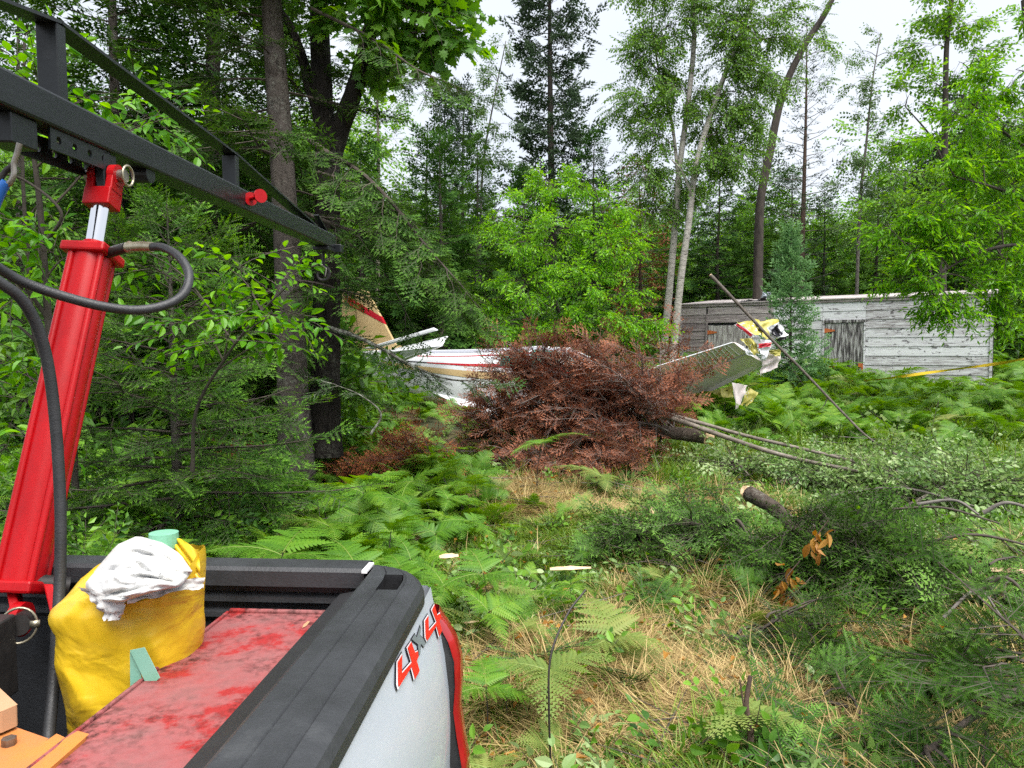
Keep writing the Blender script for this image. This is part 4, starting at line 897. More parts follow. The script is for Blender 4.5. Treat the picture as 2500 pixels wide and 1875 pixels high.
B_['red'] = mat('reddish_bark', [(.3, (.035, .022, .016)), (.7, (.13, .08, .06))], .9, scale=9, stretch=(1, 1, .4), bump=.6, detail=6)
B_['pole'] = mat('pole_bark', [(.3, (.085, .068, .052)), (.6, (.20, .17, .14)), (.8, (.33, .30, .25))], .8, scale=8, bump=.4, detail=6)
B_['twig'] = mat('twig_bark', [(.3, (.03, .022, .017)), (.7, (.095, .075, .06))], .85, scale=9)
B_['grey_twig'] = mat('grey_twig_bark', [(.3, (.08, .065, .055)), (.7, (.20, .18, .165))], .85, scale=9)
B_['lichen'] = mat('lichen_bark', [(.35, (.05, .042, .034)), (.5, (.12, .115, .095)), (.62, (.30, .31, .26))], .9, scale=20, detail=6)
B_['cut_wood'] = mat('fresh_cut_wood', [(.3, (.55, .36, .19)), (.7, (.72, .54, .34))], .7, scale=14, stretch=(1, 1, .4))
B_['dark_pole'] = mat('dark_pole_bark', [(.3, (.045, .036, .028)), (.6, (.115, .098, .08)), (.8, (.21, .19, .16))], .85, scale=9, bump=.5, detail=6)
B_['stalk'] = mat('dark_stalk', (.02, .014, .012), .6)
B_['stalk_g'] = mat('green_stalk', (.16, .22, .04), .6)

def spray(seed, nside=10, sp=.04, bw=.022, nl=.065, rows=2, ang=50, lift=.02, wood=True):
    """a flat conifer spray along +x, one unit long"""
    q = np.random.default_rng(seed); tw = [(np.zeros(3), np.array([1., 0, 0]), 1.0)]
    for k, s in enumerate(np.linspace(.10, .88, nside)):
        a = RAD(ang + q.uniform(-9, 9)) * (1 if k % 2 else -1)
        tw.append((np.array([s, 0, 0]), np.array([math.cos(a), math.sin(a), q.uniform(-.12, .12)]), (.60 * (1 - s) + .13) * q.uniform(.8, 1.15)))
    V, F, Tn = [], [], []
    for o, d, L_ in tw:
        d = nrm(d); side = nrm(np.cross([0, 0, 1.], d)); up = np.cross(d, side); n = max(2, int(L_ / sp))
        for k in range(n):
            p = o + d * L_ * (k + .5) / n
            for sgn in ((1, -1) if rows == 2 else (1, -1, 0)):
                l = nl * q.uniform(.8, 1.2)
                dirn = nrm(d * .62 + side * sgn * .8 + up * (q.uniform(-.15, .3) if sgn else .8))
                b0 = len(V); V += [p - d * bw * .5, p + d * bw * .5, p + dirn * l]; F.append([b0, b0 + 1, b0 + 2])
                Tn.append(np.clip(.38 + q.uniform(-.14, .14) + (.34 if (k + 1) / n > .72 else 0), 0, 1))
        b0 = len(V); dirn = d * nl * 1.1; V += [p - side * bw * .5, p + side * bw * .5, p + d * L_ / n + dirn]; F.append([b0, b0 + 1, b0 + 2]); Tn.append(.75)
    g = G(); g.add(V, F, 0, np.array(Tn))
    if wood:
        sticks(g, np.array([o for o, d, l in tw]), np.array([o + nrm(d) * l * .95 for o, d, l in tw]), .008, .004, 3, 1, .5)
    return g.arrays()
SPN = [spray(70 + k, 8, .040, .034, .090) for k in range(3)]
SPH = [spray(k, 9, .060, .040, .075) for k in range(3)]
SPM = [spray(10 + k, 8, .105, .075, .105) for k in range(3)]
SPB = [spray(50 + k, 7, .105, .060, .095) for k in range(3)]
SPL = [spray(20 + k, 6, .17, .13, .16, wood=False) for k in range(3)]
SPR = [spray(30 + k, 6, .115, .065, .085, rows=3, ang=42) for k in range(3)]       # rounder spruce twig
SPF = [spray(60 + k, 5, .20, .15, .17, rows=3, ang=42, wood=False) for k in range(3)]
SPX = [spray(40 + k, 4, .30, .13, .19, wood=False) for k in range(3)]

def leaf(L_=1.0, W=.36, fold=.10, curl=.12, n=2):
    """a pointed leaf along +x: folded along its rib, curling down"""
    if n == 2:
        V = [[0, 0, 0], [.45 * L_, W * L_ / 2, fold * L_], [L_, 0, -curl * L_], [.45 * L_, -W * L_ / 2, fold * L_]]
        return V, [[0, 2, 1], [0, 3, 2]]
    xs_ = [0, .22, .5, .78, 1]; ws = [0, .8, 1, .62, 0]; V = []
    for x, w_ in zip(xs_, ws): V += [[x * L_, 0, -curl * L_ * x * x], [x * L_, w_ * W * L_ / 2, -curl * L_ * x * x + fold * w_ * L_], [x * L_, -w_ * W * L_ / 2, -curl * L_ * x * x + fold * w_ * L_]]
    F = []
    for k in range(4): F += [[3 * k, 3 * k + 3, 3 * k + 4, 3 * k + 1], [3 * k, 3 * k + 2, 3 * k + 5, 3 * k + 3]]
    return V, F
def lobed(L_=1.0):
    """a maple-like leaf"""
    o = [(0, 0), (.12, .22), (.02, .42), (.30, .34), (.38, .52), (.52, .26), (.72, .34), (.70, .14), (1, 0)]
    o = o + [(x, -y) for x, y in o[-2:0:-1]]; V = [[.35 * L_, 0, .0]] + [[x * L_, y * L_, -.12 * abs(y) * L_ - .08 * x * x * L_] for x, y in o]; n = len(o)
    return V, [[0, 1 + k, 1 + (k + 1) % n] for k in range(n)]
def sprig(seed, n=9, ll=.24, W=.4, droop=.5, kind='leaf', hi=False, spread=55, twig=True, stem=.05):
    """a twig one unit long with alternate leaves"""
    q = np.random.default_rng(seed); g = G()
    pts = [np.array([t, .06 * math.sin(3 * t + seed), -droop * .35 * t * t]) for t in np.linspace(0, 1, 5)]
    if twig: sticks(g, np.array(pts[:-1]), np.array(pts[1:]), .008, .006, 3, 1, .5)
    for k in range(n):
        t = .12 + .88 * (k + .5) / n if k < n - 1 else 1.0
        p = np.array([np.interp(t, np.linspace(0, 1, 5), [a[c] for a in pts]) for c in range(3)])
        a = RAD(spread + q.uniform(-18, 18)) * (1 if k % 2 else -1) * (0.15 if k == n - 1 else 1)
        d = np.array([math.cos(a), math.sin(a), -droop * q.uniform(.2, 1.1) + q.uniform(-.15, .25)])
        L_ = ll * q.uniform(.75, 1.15) * (.75 if k == n - 1 else 1)
        V, F = (lobed(L_) if kind == 'lobed' else leaf(L_, W, q.uniform(.05, .14), q.uniform(.05, .28), 5 if hi else 2))
        Mx = frames(d, roll=np.array([q.uniform(-.6, .6)]))[0]; st = nrm(d) * ll * stem * 4
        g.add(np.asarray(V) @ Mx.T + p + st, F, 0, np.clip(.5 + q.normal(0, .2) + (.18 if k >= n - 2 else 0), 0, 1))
    return g.arrays()
LF = {}
LF['cherry'] = [sprig(k, 10, .27, .40, .55) for k in range(4)]
LF['cherry_hi'] = [sprig(4 + k, 8, .24, .46, .35, hi=True) for k in range(4)]
LF['willow'] = [sprig(8 + k, 11, .30, .30, .7) for k in range(4)]
LF['birch'] = [sprig(12 + k, 12, .17, .62, .8, stem=.08) for k in range(4)]
LF['maple'] = [sprig(16 + k, 7, .36, .5, .5, kind='lobed', stem=.08) for k in range(3)]
LF['poplar'] = [sprig(20 + k, 9, .22, .75, .45, stem=.09) for k in range(4)]
LF['brush'] = [sprig(24 + k, 9, .2, .7, .3, stem=.06) for k in range(4)]
LF['weed'] = [sprig(34 + k, 7, .30, .55, .3, hi=True) for k in range(3)]
LF['bush'] = [sprig(28 + k, 8, .30, .5, .4) for k in range(4)]

def pick(tmpls, n, q): return q.integers(0, len(tmpls), n)
def scatter_tmpl(g, tmpls, D, Pn, S, q, rollamp=.5, tint=.12, up=None, mat_=None):
    n = len(Pn); w_ = pick(tmpls, n, q); roll = q.normal(0, rollamp, n); tn = q.normal(0, tint, n)
    S = np.broadcast_to(np.asarray(S, float), (n,)) if np.ndim(S) < 2 else S
    Mx = frames(D, up, roll)
    for k in range(len(tmpls)):
        s = w_ == k
        if s.any(): stamp(g, tmpls[k], Mx[s], Pn[s], S[s], tn[s], mat_)

# ------------------------------------------------------------------ conifers
def bough(g, P0, d0, length, q, tm, sl, droop=.35, tipup=.15, sec=.17, secang=52, r=.012, leafy=.15, flat=.5, woodmat=1, thin=1.0):
    """one branch: curved axis, side twigs in its plane, sprays on these"""
    n = 7; t = np.linspace(0, 1, n); d0 = nrm(d0); side = nrm(np.cross([0, 0, 1.], d0)) if abs(d0[2]) < .98 else np.array([1., 0, 0])
    wig = np.cumsum(q.normal(0, .03, n)) * length
    P = P0 + d0 * (t * length)[:, None] + side * wig[:, None] + np.array([0, 0, 1.]) * (length * (-droop * t ** 2 + tipup * t ** 3.5))[:, None]
    sticks(g, P[:-1], P[1:], r * (1 - .8 * t[:-1]), r * (1 - .8 * t[1:]), 4, woodmat)
    Dn = np.gradient(P, axis=0)
    ip = lambda a, tt_: np.stack([np.interp(tt_, t, a[:, c]) for c in range(3)], -1)
    ns = max(2, int(length * (1 - leafy) / sec)); ts = leafy + (1 - leafy) * (np.arange(ns) + q.uniform(.2, .8, ns)) / ns
    ts = np.repeat(ts, 2); sg = np.tile([1, -1], ns); ts = np.clip(ts + q.uniform(-.03, .03, len(ts)), 0, 1)
    kp = q.uniform(0, 1, len(ts)) < thin; ts, sg = ts[kp], sg[kp]
    if len(ts) == 0: return
    Bp = ip(P, ts); Bd = nrm(ip(Dn, ts)); sv = nrm(np.cross([0, 0, 1.], Bd)); a = np.radians(secang + q.normal(0, 9, len(ts)))
    Sd = nrm(Bd * np.cos(a)[:, None] + sv * (np.sin(a) * sg)[:, None] + np.array([0, 0, 1.]) * q.normal(-.10, .12, len(ts))[:, None])
    Sl = (length * .42 * (1 - ts) + sl * .55) * q.uniform(.7, 1.15, len(ts))
    e = Bp + Sd * Sl[:, None] + np.array([0, 0, -1.]) * (Sl ** 2 * .22)[:, None]
    big = Sl > sl * 1.15
    sticks(g, Bp[big], e[big], r * .35, r * .15, 3, woodmat)
    # sprays: short side twigs are one spray, long ones carry several
    PP, DD, SS = [Bp[~big]], [Sd[~big]], [np.maximum(Sl[~big], sl * .6)]
    for bp, sd_, l in zip(Bp[big], (e - Bp)[big], Sl[big]):
        m_ = max(2, int(l / (sl * .55))); f = (np.arange(m_) + .3) / m_; f = np.append(f, f[-1])
        sd0 = nrm(sd_); s2 = nrm(np.cross([0, 0, 1.], sd0)); sg2 = np.where(np.arange(m_ + 1) % 2, 1., -1.); sg2[-1] = 0
        PP.append(bp + sd_ * f[:, None]); DD.append(sd0 + s2 * (sg2 * .8)[:, None] + np.array([0, 0, 1.]) * q.normal(-.08, .12, m_ + 1)[:, None]); SS.append(sl * q.uniform(.65, 1.05, m_ + 1))
    PP.append(P[-1:]); DD.append(Dn[-1:]); SS.append(np.array([sl]))
    PP, DD, SS = np.concatenate(PP), np.concatenate(DD), np.concatenate(SS)
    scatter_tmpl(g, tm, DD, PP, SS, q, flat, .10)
def trunk_pts(base, top, n=14, bend=.0, q=rng):
    t = np.linspace(0, 1, n)[:, None]; off = np.stack([np.interp(t[:, 0], np.linspace(0, 1, 5), q.normal(0, bend, 5) * [0, 1, 1, 1, 0]), np.interp(t[:, 0], np.linspace(0, 1, 5), q.normal(0, bend, 5) * [0, 1, 1, 1, 0]), np.zeros(n)], 1)
    return np.asarray(base) * (1 - t) + np.asarray(top) * t + off
def taper(r0, n, tip=.08, flare=.35): t = np.linspace(0, 1, n); return r0 * ((1 - t) * (1 - tip) + tip) * (1 + flare * np.exp(-t * 22))
def conifer(name, label, base, top, r0, R, zf, nb, tm, sl, leafm, barkm, seed, droop=.35, tipup=.15, prof=None, pitch=(-.10, .75), sec=.17, thin=1.0, extra=None, group=None, keep=None, sides=12, brr=.012, build=True, zmax=1.0, twig='twig', cat='tree', flat=.5):
    q = np.random.default_rng(seed); base = np.asarray(base, float); top = np.asarray(top, float); H = top[2] - base[2]
    TP = trunk_pts(base, top, 18, .012 * H * .3, q); prof = prof or (lambda h: (1 - h) ** .8 * (1 - .35 * np.exp(-h * 9)))
    gt = G(); tube(gt, TP, taper(r0, 18), sides, 0, True, .04)
    gc = G()
    for k in range(nb):
        h = zf + (1 - zf) * ((k + q.uniform(0, 1)) / nb) ** .92 * zmax
        if h > .995: continue
        L_ = R * float(prof(h)) * q.uniform(.62, 1.18); L_ = max(L_, sl * .6)
        az = k * 2.39996 + q.uniform(-.4, .4); p = np.array([np.interp(h, np.linspace(0, 1, 18), TP[:, c]) for c in range(3)])
        if keep and not keep(az, h, p, q): continue
        pt = pitch[0] + (pitch[1] - pitch[0]) * h ** 1.6 + q.normal(0, .09)
        bough(gc, p, [math.cos(az) * math.cos(pt), math.sin(az) * math.cos(pt), math.sin(pt)], L_, q, tm, sl, droop * (1.1 - .8 * h), tipup, sec, r=brr * (L_ / R * .8 + .25), thin=thin, flat=flat)
    sl_ = np.array([[0, 0, sl * .9]]); stamp(gc, tm[0], frames([[0, 0, 1.]]), TP[-1:] - [0, 0, sl * .3], np.array([sl]))
    if extra: extra(gc, q)
    root = empty(name, base, label, cat, group)
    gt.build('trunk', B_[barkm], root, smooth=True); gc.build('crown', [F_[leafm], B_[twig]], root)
    return root

# ------------------------------------------------------------------ broadleaf trees
def broadleaf(name, label, stems, blobs, tm, ss, leafm, barkm, seed, group=None, twig='twig', droop=.35, limb_r=.03, cat='tree', sides=12, roll=.7, tint=.13, flatten=1.0):
    """stems: list of (points, r0, r1); blobs: (centre, radii, number of sprigs)"""
    q = np.random.default_rng(seed); root = empty(name, stems[0][0][0], label, cat, group); allp = []
    for pts, r0, r1 in stems:
        P = crom(pts, max(10, len(pts) * 5)); g = G(); t = np.linspace(0, 1, len(P)); tube(g, P, (r0 + (r1 - r0) * t) * (1 + .3 * np.exp(-t * 25)), sides, 0, True, .035)
        g.build('trunk' if pts is stems[0][0] else 'limb', B_[barkm], root, smooth=True); allp.append(P)
    SK = np.concatenate(allp); gc = G()
    for c, rad, n in blobs:
        c = np.asarray(c, float); rad = np.broadcast_to(np.asarray(rad, float), (3,))
        dd = np.linalg.norm((SK - c) * [1, 1, 1.0], axis=1) + np.clip(SK[:, 2] - c[2] + .2, 0, None) * 1.2; st = SK[np.argmin(dd)]
        mid = (st + c) / 2 + [0, 0, .12 * np.linalg.norm(c - st)]; LB = crom([st, mid, c], 9)
        sticks(gc, LB[:-1], LB[1:], np.linspace(limb_r, limb_r * .3, 8), np.linspace(limb_r * .9, limb_r * .25, 8), 5, 1)
        nsub = max(3, n // 14); sd_ = nrm(q.normal(0, 1, (nsub, 3))); sub = c + sd_ * rad * q.uniform(.45, 1.0, nsub)[:, None] ** .6; fr = LB[q.integers(3, 9, nsub)]
        sm = (fr + sub) / 2 + [0, 0, .04]; sticks(gc, fr, sm, limb_r * .32, limb_r * .22, 3, 1); sticks(gc, sm, sub, limb_r * .22, limb_r * .1, 3, 1)
        w_ = q.integers(0, nsub, n); f = q.uniform(.35, 1.08, n)[:, None]; base = fr[w_] * (1 - f) + sub[w_] * f + q.normal(0, .09, (n, 3)) * rad
        D = nrm(sub[w_] - fr[w_]) * .6 + q.normal(0, .55, (n, 3)) + nrm(base - c) * .5; D[:, 2] = D[:, 2] * .6 * flatten - droop * q.uniform(0, 1, n)
        scatter_tmpl(gc, tm, D, base, ss * q.uniform(.7, 1.2, n), q, roll, tint)
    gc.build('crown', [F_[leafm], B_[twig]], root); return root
def pb(Y, *rows, depth=None, k_=1.0):
    """blobs from pixel ellipses at a distance Y: (px, py, rx, ry, n[, dY])"""
    o = []
    for r in rows:
        dY = r[5] if len(r) > 5 else 0; c = at(r[0], r[1], Y + dY); k = (Y + dY) / FPX
        o.append((c, (r[2] * k, (depth or (r[2] + r[3]) * .5) * k, r[3] * k), int(r[4] * k_)))
    return o
def pth(*rows): return [at(*r) for r in rows]
def gbase(px, Y):
    p = at(px, 900, Y); return np.array([p[0], Y, float(gz(p[0], Y)) - .08])

# ------------------------------------------------------------------ trees close by on the left
def limb(path, tm, sl, sec=.2, r=.02, lng=.6, woodmat=1, start=.15):
    """a long limb along a path with boughs hanging off it"""
    def f(g, q):
        P = crom(path, 24); t = np.linspace(0, 1, 24); rr = r * (1 - .75 * t)
        sticks(g, P[:-1], P[1:], rr[:-1], rr[1:], 6, woodmat)
        D = np.gradient(P, axis=0); L_ = np.linalg.norm(np.diff(P, axis=0), axis=1).sum(); n = int(L_ * (1 - start) / sec)
        for k in range(n):
            tt_ = start + (1 - start) * (k + q.uniform(0, 1)) / n; i_ = min(23, int(tt_ * 23)); d = nrm(D[i_]); s = nrm(np.cross([0, 0, 1.], d)) * (1 if k % 2 else -1)
            bough(g, P[i_], d * .7 + s * q.uniform(.5, .9) + [0, 0, q.normal(-.12, .12)], lng * (1.15 - .6 * tt_) * q.uniform(.6, 1.15), q, tm, sl, .4, .1, .12, r=.007, leafy=.08)
        bough(g, P[-1], D[-1], lng * .6, q, tm, sl, .2, .1, .12, r=.006, leafy=.05)
    return f
def multi(*fs):
    def f(g, q):
        for h in fs: h(g, q)
    return f
b1 = gbase(722, 8.6)
ex1 = multi(limb(pth((740, 330, 8.5), (800, 372, 8.2), (880, 420, 7.9), (954, 492, 7.6), (1040, 600, 7.4), (1120, 690, 7.3)), SPM, .26, .15, .03, .75),
            limb(pth((760, 20, 8.6), (910, 95, 8.4), (1010, 165, 8.2), (1075, 195, 8.1), (1120, 212, 8.0)), SPM, .24, .13, .022, .55),
            limb(pth((775, 420, 8.6), (880, 455, 8.4), (980, 530, 8.2), (1060, 620, 8.1), (1110, 720, 8.0)), SPM, .26, .15, .024, .75),
            limb(pth((770, 560, 8.6), (860, 600, 8.4), (940, 670, 8.3), (1000, 780, 8.2)), SPM, .22, .26, .018, .36),
            limb(pth((745, 520, 8.5), (850, 560, 8.2), (960, 580, 8.0), (1060, 640, 7.8), (1130, 730, 7.7)), SPM, .26, .15, .024, .7))
conifer('fir_tree', 'large grey barked fir whose drooping limbs hang toward the wreck', b1, at(560, -1500, 8.9), .195, 2.3, .10, 96, SPM, .33, 'fir', 'fir', 11, extra=ex1, zmax=.75, sec=.2,
        keep=lambda az, h, p, q: not (math.sin(az) < -.35 and h < .3 and q.uniform() < .45) and h < .72 and not (math.cos(az) > .05 and math.sin(az) < .55 and h < .55 and q.uniform() < .8), brr=.024)
ex2 = multi(limb(pth((800, 800, 8.2), (860, 818, 8.0), (930, 850, 7.9), (1000, 890, 7.8), (1090, 925, 7.7), (1180, 930, 7.6)), SPM, .22, .15, .028, .34, start=.3),
            limb(pth((905, 1060, 7.6), (930, 1010, 7.6), (880, 965, 7.6), (820, 940, 7.6)), SPM, .22, .2, .014, .35, start=.4))
lr = empty('lichen_branch', at(800, 800, 8.2), 'drooping lichen covered fir branch reaching over the tail of the aircraft', 'branch')
g = G(); ex2(g, np.random.default_rng(5)); g.build('bough', [F_['fir'], B_['lichen']], lr)
# maple with a forked trunk
mp = [(pth((792, 1112, 9.2), (795, 900, 9.2), (798, 700, 9.2), (800, 520, 9.2), (800, 400, 9.2), (788, 260, 9.2), (782, 120, 9.25), (778, -50, 9.3), (770, -400, 9.5)), .19, .10),
      (pth((800, 400, 9.2), (840, 290, 9.15), (875, 190, 9.1), (900, 90, 9.05), (935, -40, 9.0), (1000, -300, 8.9)), .125, .07),
      (pth((790, 300, 9.2), (755, 210, 9.25), (735, 130, 9.3), (700, 50, 9.4), (640, -20, 9.5), (540, -160, 9.6)), .075, .03)]
broadleaf('maple_tree', 'dark maple with a forked trunk and bright lobed leaves high up', mp,
          pb(8.8, (1010, 20, 110, 70, 60), (1070, 75, 60, 28, 22), (930, -60, 150, 90, 60), (870, 130, 60, 60, 26), (900, 40, 80, 50, 30), (720, 150, 50, 60, 14, 1), (730, 330, 30, 40, 8, 1), (640, -120, 200, 120, 60), (990, -160, 160, 100, 60), k_=1.25),
          LF['maple'], .42, 'maple', 'maple', 21, limb_r=.025, droop=.3)
# other firs
conifer('fir_tree', 'young bushy fir with light green shoot tips beside the red cylinder', gbase(430, 5.9), gbase(415, 5.95) + [0, 0, 3.1], .055, 1.72, .05, 74, SPH, .27, 'fir_young', 'fir', 12,
        droop=.22, tipup=.16, sec=.16, prof=lambda h: (1 - h) ** .75 * (1 - .2 * math.exp(-h * 8)), pitch=(-.02, .7), brr=.016)
conifer('fir_tree', 'tall dark fir crowding behind the crane boom', gbase(545, 11.2), gbase(520, 11.2) + [0, 0, 15], .17, 2.5, .08, 88, SPL, .40, 'fir', 'fir', 13, zmax=.7, sec=.24, keep=lambda az, h, p, q: h < .66, brr=.022)
conifer('fir_tree', 'slender dark fir behind the flat bar truss', gbase(310, 10.0), gbase(300, 10) + [0, 0, 13], .10, 2.0, .12, 80, SPL, .38, 'fir', 'fir', 14, zmax=.8, sec=.23, keep=lambda az, h, p, q: h < .75, brr=.02)
conifer('fir_tree', 'dense dark fir between the forked maple and the leafy green tree', gbase(1085, 18.5), gbase(1075, 18.5) + [0, 0, 6.2], .11, 2.1, .06, 80, SPL, .38, 'fir', 'fir', 15, sec=.2, droop=.45, brr=.02)
conifer('fir_tree', 'small fir growing under the tall firs near the grey trunk', gbase(620, 9.6), gbase(610, 9.6) + [0, 0, 3.0], .05, 1.25, .05, 52, SPM, .27, 'fir_young', 'fir', 16, sec=.17, brr=.014)
conifer('fir_tree', 'fir standing deep in the woods left of the cylinder', gbase(60, 13.5), gbase(70, 13.5) + [0, 0, 8], .14, 2.3, .1, 70, SPL, .40, 'fir', 'fir', 17, sec=.26, brr=.02)
conifer('fir_tree', 'tall fir filling the gap behind the grey trunk', gbase(690, 15.5), gbase(690, 15.5) + [0, 0, 9], .17, 2.6, .08, 90, SPL, .44, 'fir', 'fir', 18, sec=.26, brr=.022)
# leafy saplings close to the truck
sap = lambda *r: pth(*r)
broadleaf('cherry_sapling', 'thin cherry sapling with oval leaves behind the red cylinder', [(pth((470, 1150, 5.2), (480, 1000, 5.1), (560, 860, 5.0), (640, 760, 4.95), (700, 700, 4.9)), .014, .005)],
          pb(4.95, (640, 745, 70, 40, 9), (560, 830, 80, 45, 11), (690, 690, 60, 40, 8), (480, 790, 60, 40, 6, .2), (700, 770, 50, 30, 6), (380, 660, 70, 35, 6, .3), (560, 655, 60, 25, 5, .1), (330, 600, 30, 30, 3, .2), (740, 830, 60, 40, 5), k_=1.25),
          LF['cherry_hi'], .36, 'cherry', 'dark', 22, limb_r=.008, droop=.25, sides=7)
broadleaf('leafy_sapling', 'dark stemmed sapling with pale green leaves under the boom near the hook', [(pth((150, 1250, 4.8), (140, 1000, 4.8), (120, 800, 4.8), (105, 600, 4.8), (92, 450, 4.8), (75, 330, 4.8)), .03, .014), (pth((118, 780, 4.8), (50, 690, 4.7), (-40, 640, 4.6)), .014, .007), (pth((105, 600, 4.8), (150, 520, 4.7), (60, 440, 4.7), (-20, 420, 4.6)), .012, .006)],
          pb(4.8, (250, 240, 90, 45, 10), (330, 300, 70, 35, 7), (150, 210, 70, 45, 7), (40, 140, 70, 60, 8), (60, 560, 70, 55, 8), (180, 620, 60, 50, 6), (40, 700, 60, 55, 7), (30, 900, 70, 60, 8), (450, 265, 40, 20, 4), (20, 1060, 60, 50, 7), (220, 330, 60, 30, 5), k_=1.25),
          LF['cherry_hi'], .38, 'cherry', 'dark', 23, limb_r=.009, droop=.25, sides=8)
broadleaf('leafy_sapling', 'thin forked sapling stem at the edge beyond the hoses', [(pth((185, 1200, 5.4), (170, 1000, 5.4), (90, 840, 5.4), (70, 650, 5.4), (55, 400, 5.4), (60, 100, 5.4)), .022, .01), (pth((85, 830, 5.4), (20, 780, 5.4), (-60, 770, 5.4)), .012, .006)],
          pb(5.4, (20, 600, 60, 50, 6), (120, 480, 60, 50, 5), (20, 300, 70, 50, 6), (150, 880, 60, 40, 5), (40, 1000, 60, 50, 6), k_=1.25), LF['cherry_hi'], .36, 'under', 'dark', 24, limb_r=.008, sides=8)

# ------------------------------------------------------------------ trees behind the wreck
broadleaf('cherry_tree', 'bright yellow green leafy tree standing behind the brown conifer', [(pth((1385, 905, 19), (1375, 800, 19), (1340, 680, 19), (1330, 560, 19), (1360, 450, 19)), .06, .02), (pth((1385, 905, 19), (1430, 780, 19), (1480, 640, 19), (1470, 520, 19)), .045, .015), (pth((1380, 900, 19), (1310, 800, 18.8), (1240, 720, 18.6)), .04, .015)],
          pb(19, (1350, 450, 70, 45, 75), (1290, 480, 60, 45, 60), (1440, 440, 60, 45, 60), (1500, 500, 50, 50, 50), (1200, 530, 55, 40, 45), (1260, 590, 80, 55, 90, -.6), (1370, 560, 90, 60, 100, -.7), (1480, 600, 70, 60, 75, -.4), (1540, 600, 40, 30, 25), (1190, 730, 60, 45, 55, -.3), (1300, 690, 90, 60, 105, -.9), (1420, 690, 90, 60, 105, -1), (1250, 780, 90, 45, 80, -1), (1360, 790, 90, 45, 85, -1), (1480, 770, 90, 50, 90, -1), (1560, 790, 60, 45, 55, -.6), (1150, 800, 50, 40, 40, 0), (1540, 720, 45, 40, 30), k_=1.35),
          LF['cherry'], .44, 'cherry', 'dark', 31, limb_r=.02, droop=.45)
spr_prof = lambda h: (1 - h) ** .7
def clumpy(az, h, p, q): return q.uniform() < .82
conifer('spruce_tree', 'tall ragged spruce standing alone against the pale sky', gbase(1352, 27), at(1335, -330, 27.5), .19, 2.9, .30, 104, SPF, .56, 'spruce', 'dark', 41, droop=.30, tipup=.30, sec=.24, pitch=(-.15, .5), brr=.03,
        prof=lambda h: (1 - h) ** .55 * (.55 + .45 * math.sin(h * 37) ** 2), flat=.9)
for kx, (x_, top_, Y_, R_) in enumerate(((1080, 240, 27, 1.7), (1128, 225, 28, 1.5))):
    conifer('spruce_tree', ['narrow pointed spruce, the bluer of the twin spires', 'narrow pointed spruce, the taller of the twin spires'][kx], gbase(x_, Y_), at(x_ + 5, top_, Y_), .12, R_, .05, 95, SPF, .42, 'spruce', 'dark', 42 + kx, droop=.25, tipup=.3, sec=.25, prof=lambda h: (1 - h) ** 1.15, flat=.8)
bz = gbase(1612, 20)
br = [(np.array([bz] + pth((1635, 700, 20), (1652, 500, 20), (1660, 400, 20), (1680, 250, 20), (1695, 80, 20), (1690, -150, 20), (1695, -500, 20))), .10, .05),
      (pth((1655, 420, 20), (1640, 300, 20.2), (1610, 180, 20.4), (1590, 60, 20.5)), .05, .02)]
broadleaf('birch_tree', 'pale birch with a slightly bent trunk and fine hanging leaves', br,
          pb(20, (1580, 150, 75, 75, 120), (1640, 60, 90, 70, 130), (1540, 250, 55, 65, 75), (1600, 330, 75, 60, 105), (1680, 220, 80, 70, 115), (1560, 420, 60, 50, 75), (1650, 450, 70, 50, 85), (1700, -60, 140, 70, 110), (1600, -40, 90, 60, 70), (1545, 130, 30, 40, 30), (1590, 510, 60, 40, 50), k_=2.0),
          LF['birch'], .48, 'birch', 'birch', 32, limb_r=.02, droop=.8)
bz = gbase(1636, 19.4)
br = [(np.array([bz] + pth((1660, 700, 19.4), (1682, 540, 19.4), (1700, 400, 19.5), (1745, 250, 19.6), (1790, 130, 19.8), (1850, -40, 20), (1900, -300, 20))), .10, .045), (pth((1690, 480, 19.4), (1665, 420, 19.3), (1640, 390, 19.2)), .04, .02)]
broadleaf('birch_tree', 'pale birch leaning away, the straighter of the crossing pair by the shed', br,
          pb(19.8, (1770, 150, 80, 75, 120), (1830, 70, 90, 75, 120), (1740, 300, 75, 65, 105), (1820, 230, 80, 70, 115), (1880, 180, 60, 60, 60), (1720, 420, 70, 55, 80), (1800, 380, 75, 55, 80), (1900, 60, 70, 60, 60), (1960, 100, 60, 40, 34), (1850, -60, 140, 60, 90), (1760, 30, 80, 60, 80), (1860, 320, 50, 50, 45), k_=2.0),
          LF['birch'], .48, 'birch', 'birch', 33, limb_r=.02, droop=.8)
broadleaf('leaning_tree', 'dark crooked trunk leaning over above the shed roof', [(np.array([gbase(1848, 23)] + pth((1852, 600, 23), (1858, 480, 23), (1880, 370, 23), (1900, 270, 23), (1925, 190, 23), (1965, 110, 23), (2010, 40, 23), (2040, -20, 23), (2120, -200, 23))), .15, .07)],
          pb(23, (2000, 60, 60, 40, 30), (2040, 130, 50, 40, 24), (1960, 140, 50, 40, 24), (2120, -160, 120, 80, 60), (1990, 200, 40, 30, 14), k_=1.4), LF['birch'], .42, 'birch', 'dark', 34, limb_r=.02)
conifer('dead_spruce', 'dying reddish spruce with bare twigs beside the leaning trunk', gbase(1950, 25), at(1970, 60, 25), .13, 1.6, .2, 95, SPX, .30, 'spruce', 'red', 44, droop=.1, tipup=.15, sec=.3, thin=.5, twig='grey_twig', brr=.02, prof=lambda h: (1 - h) ** .5)
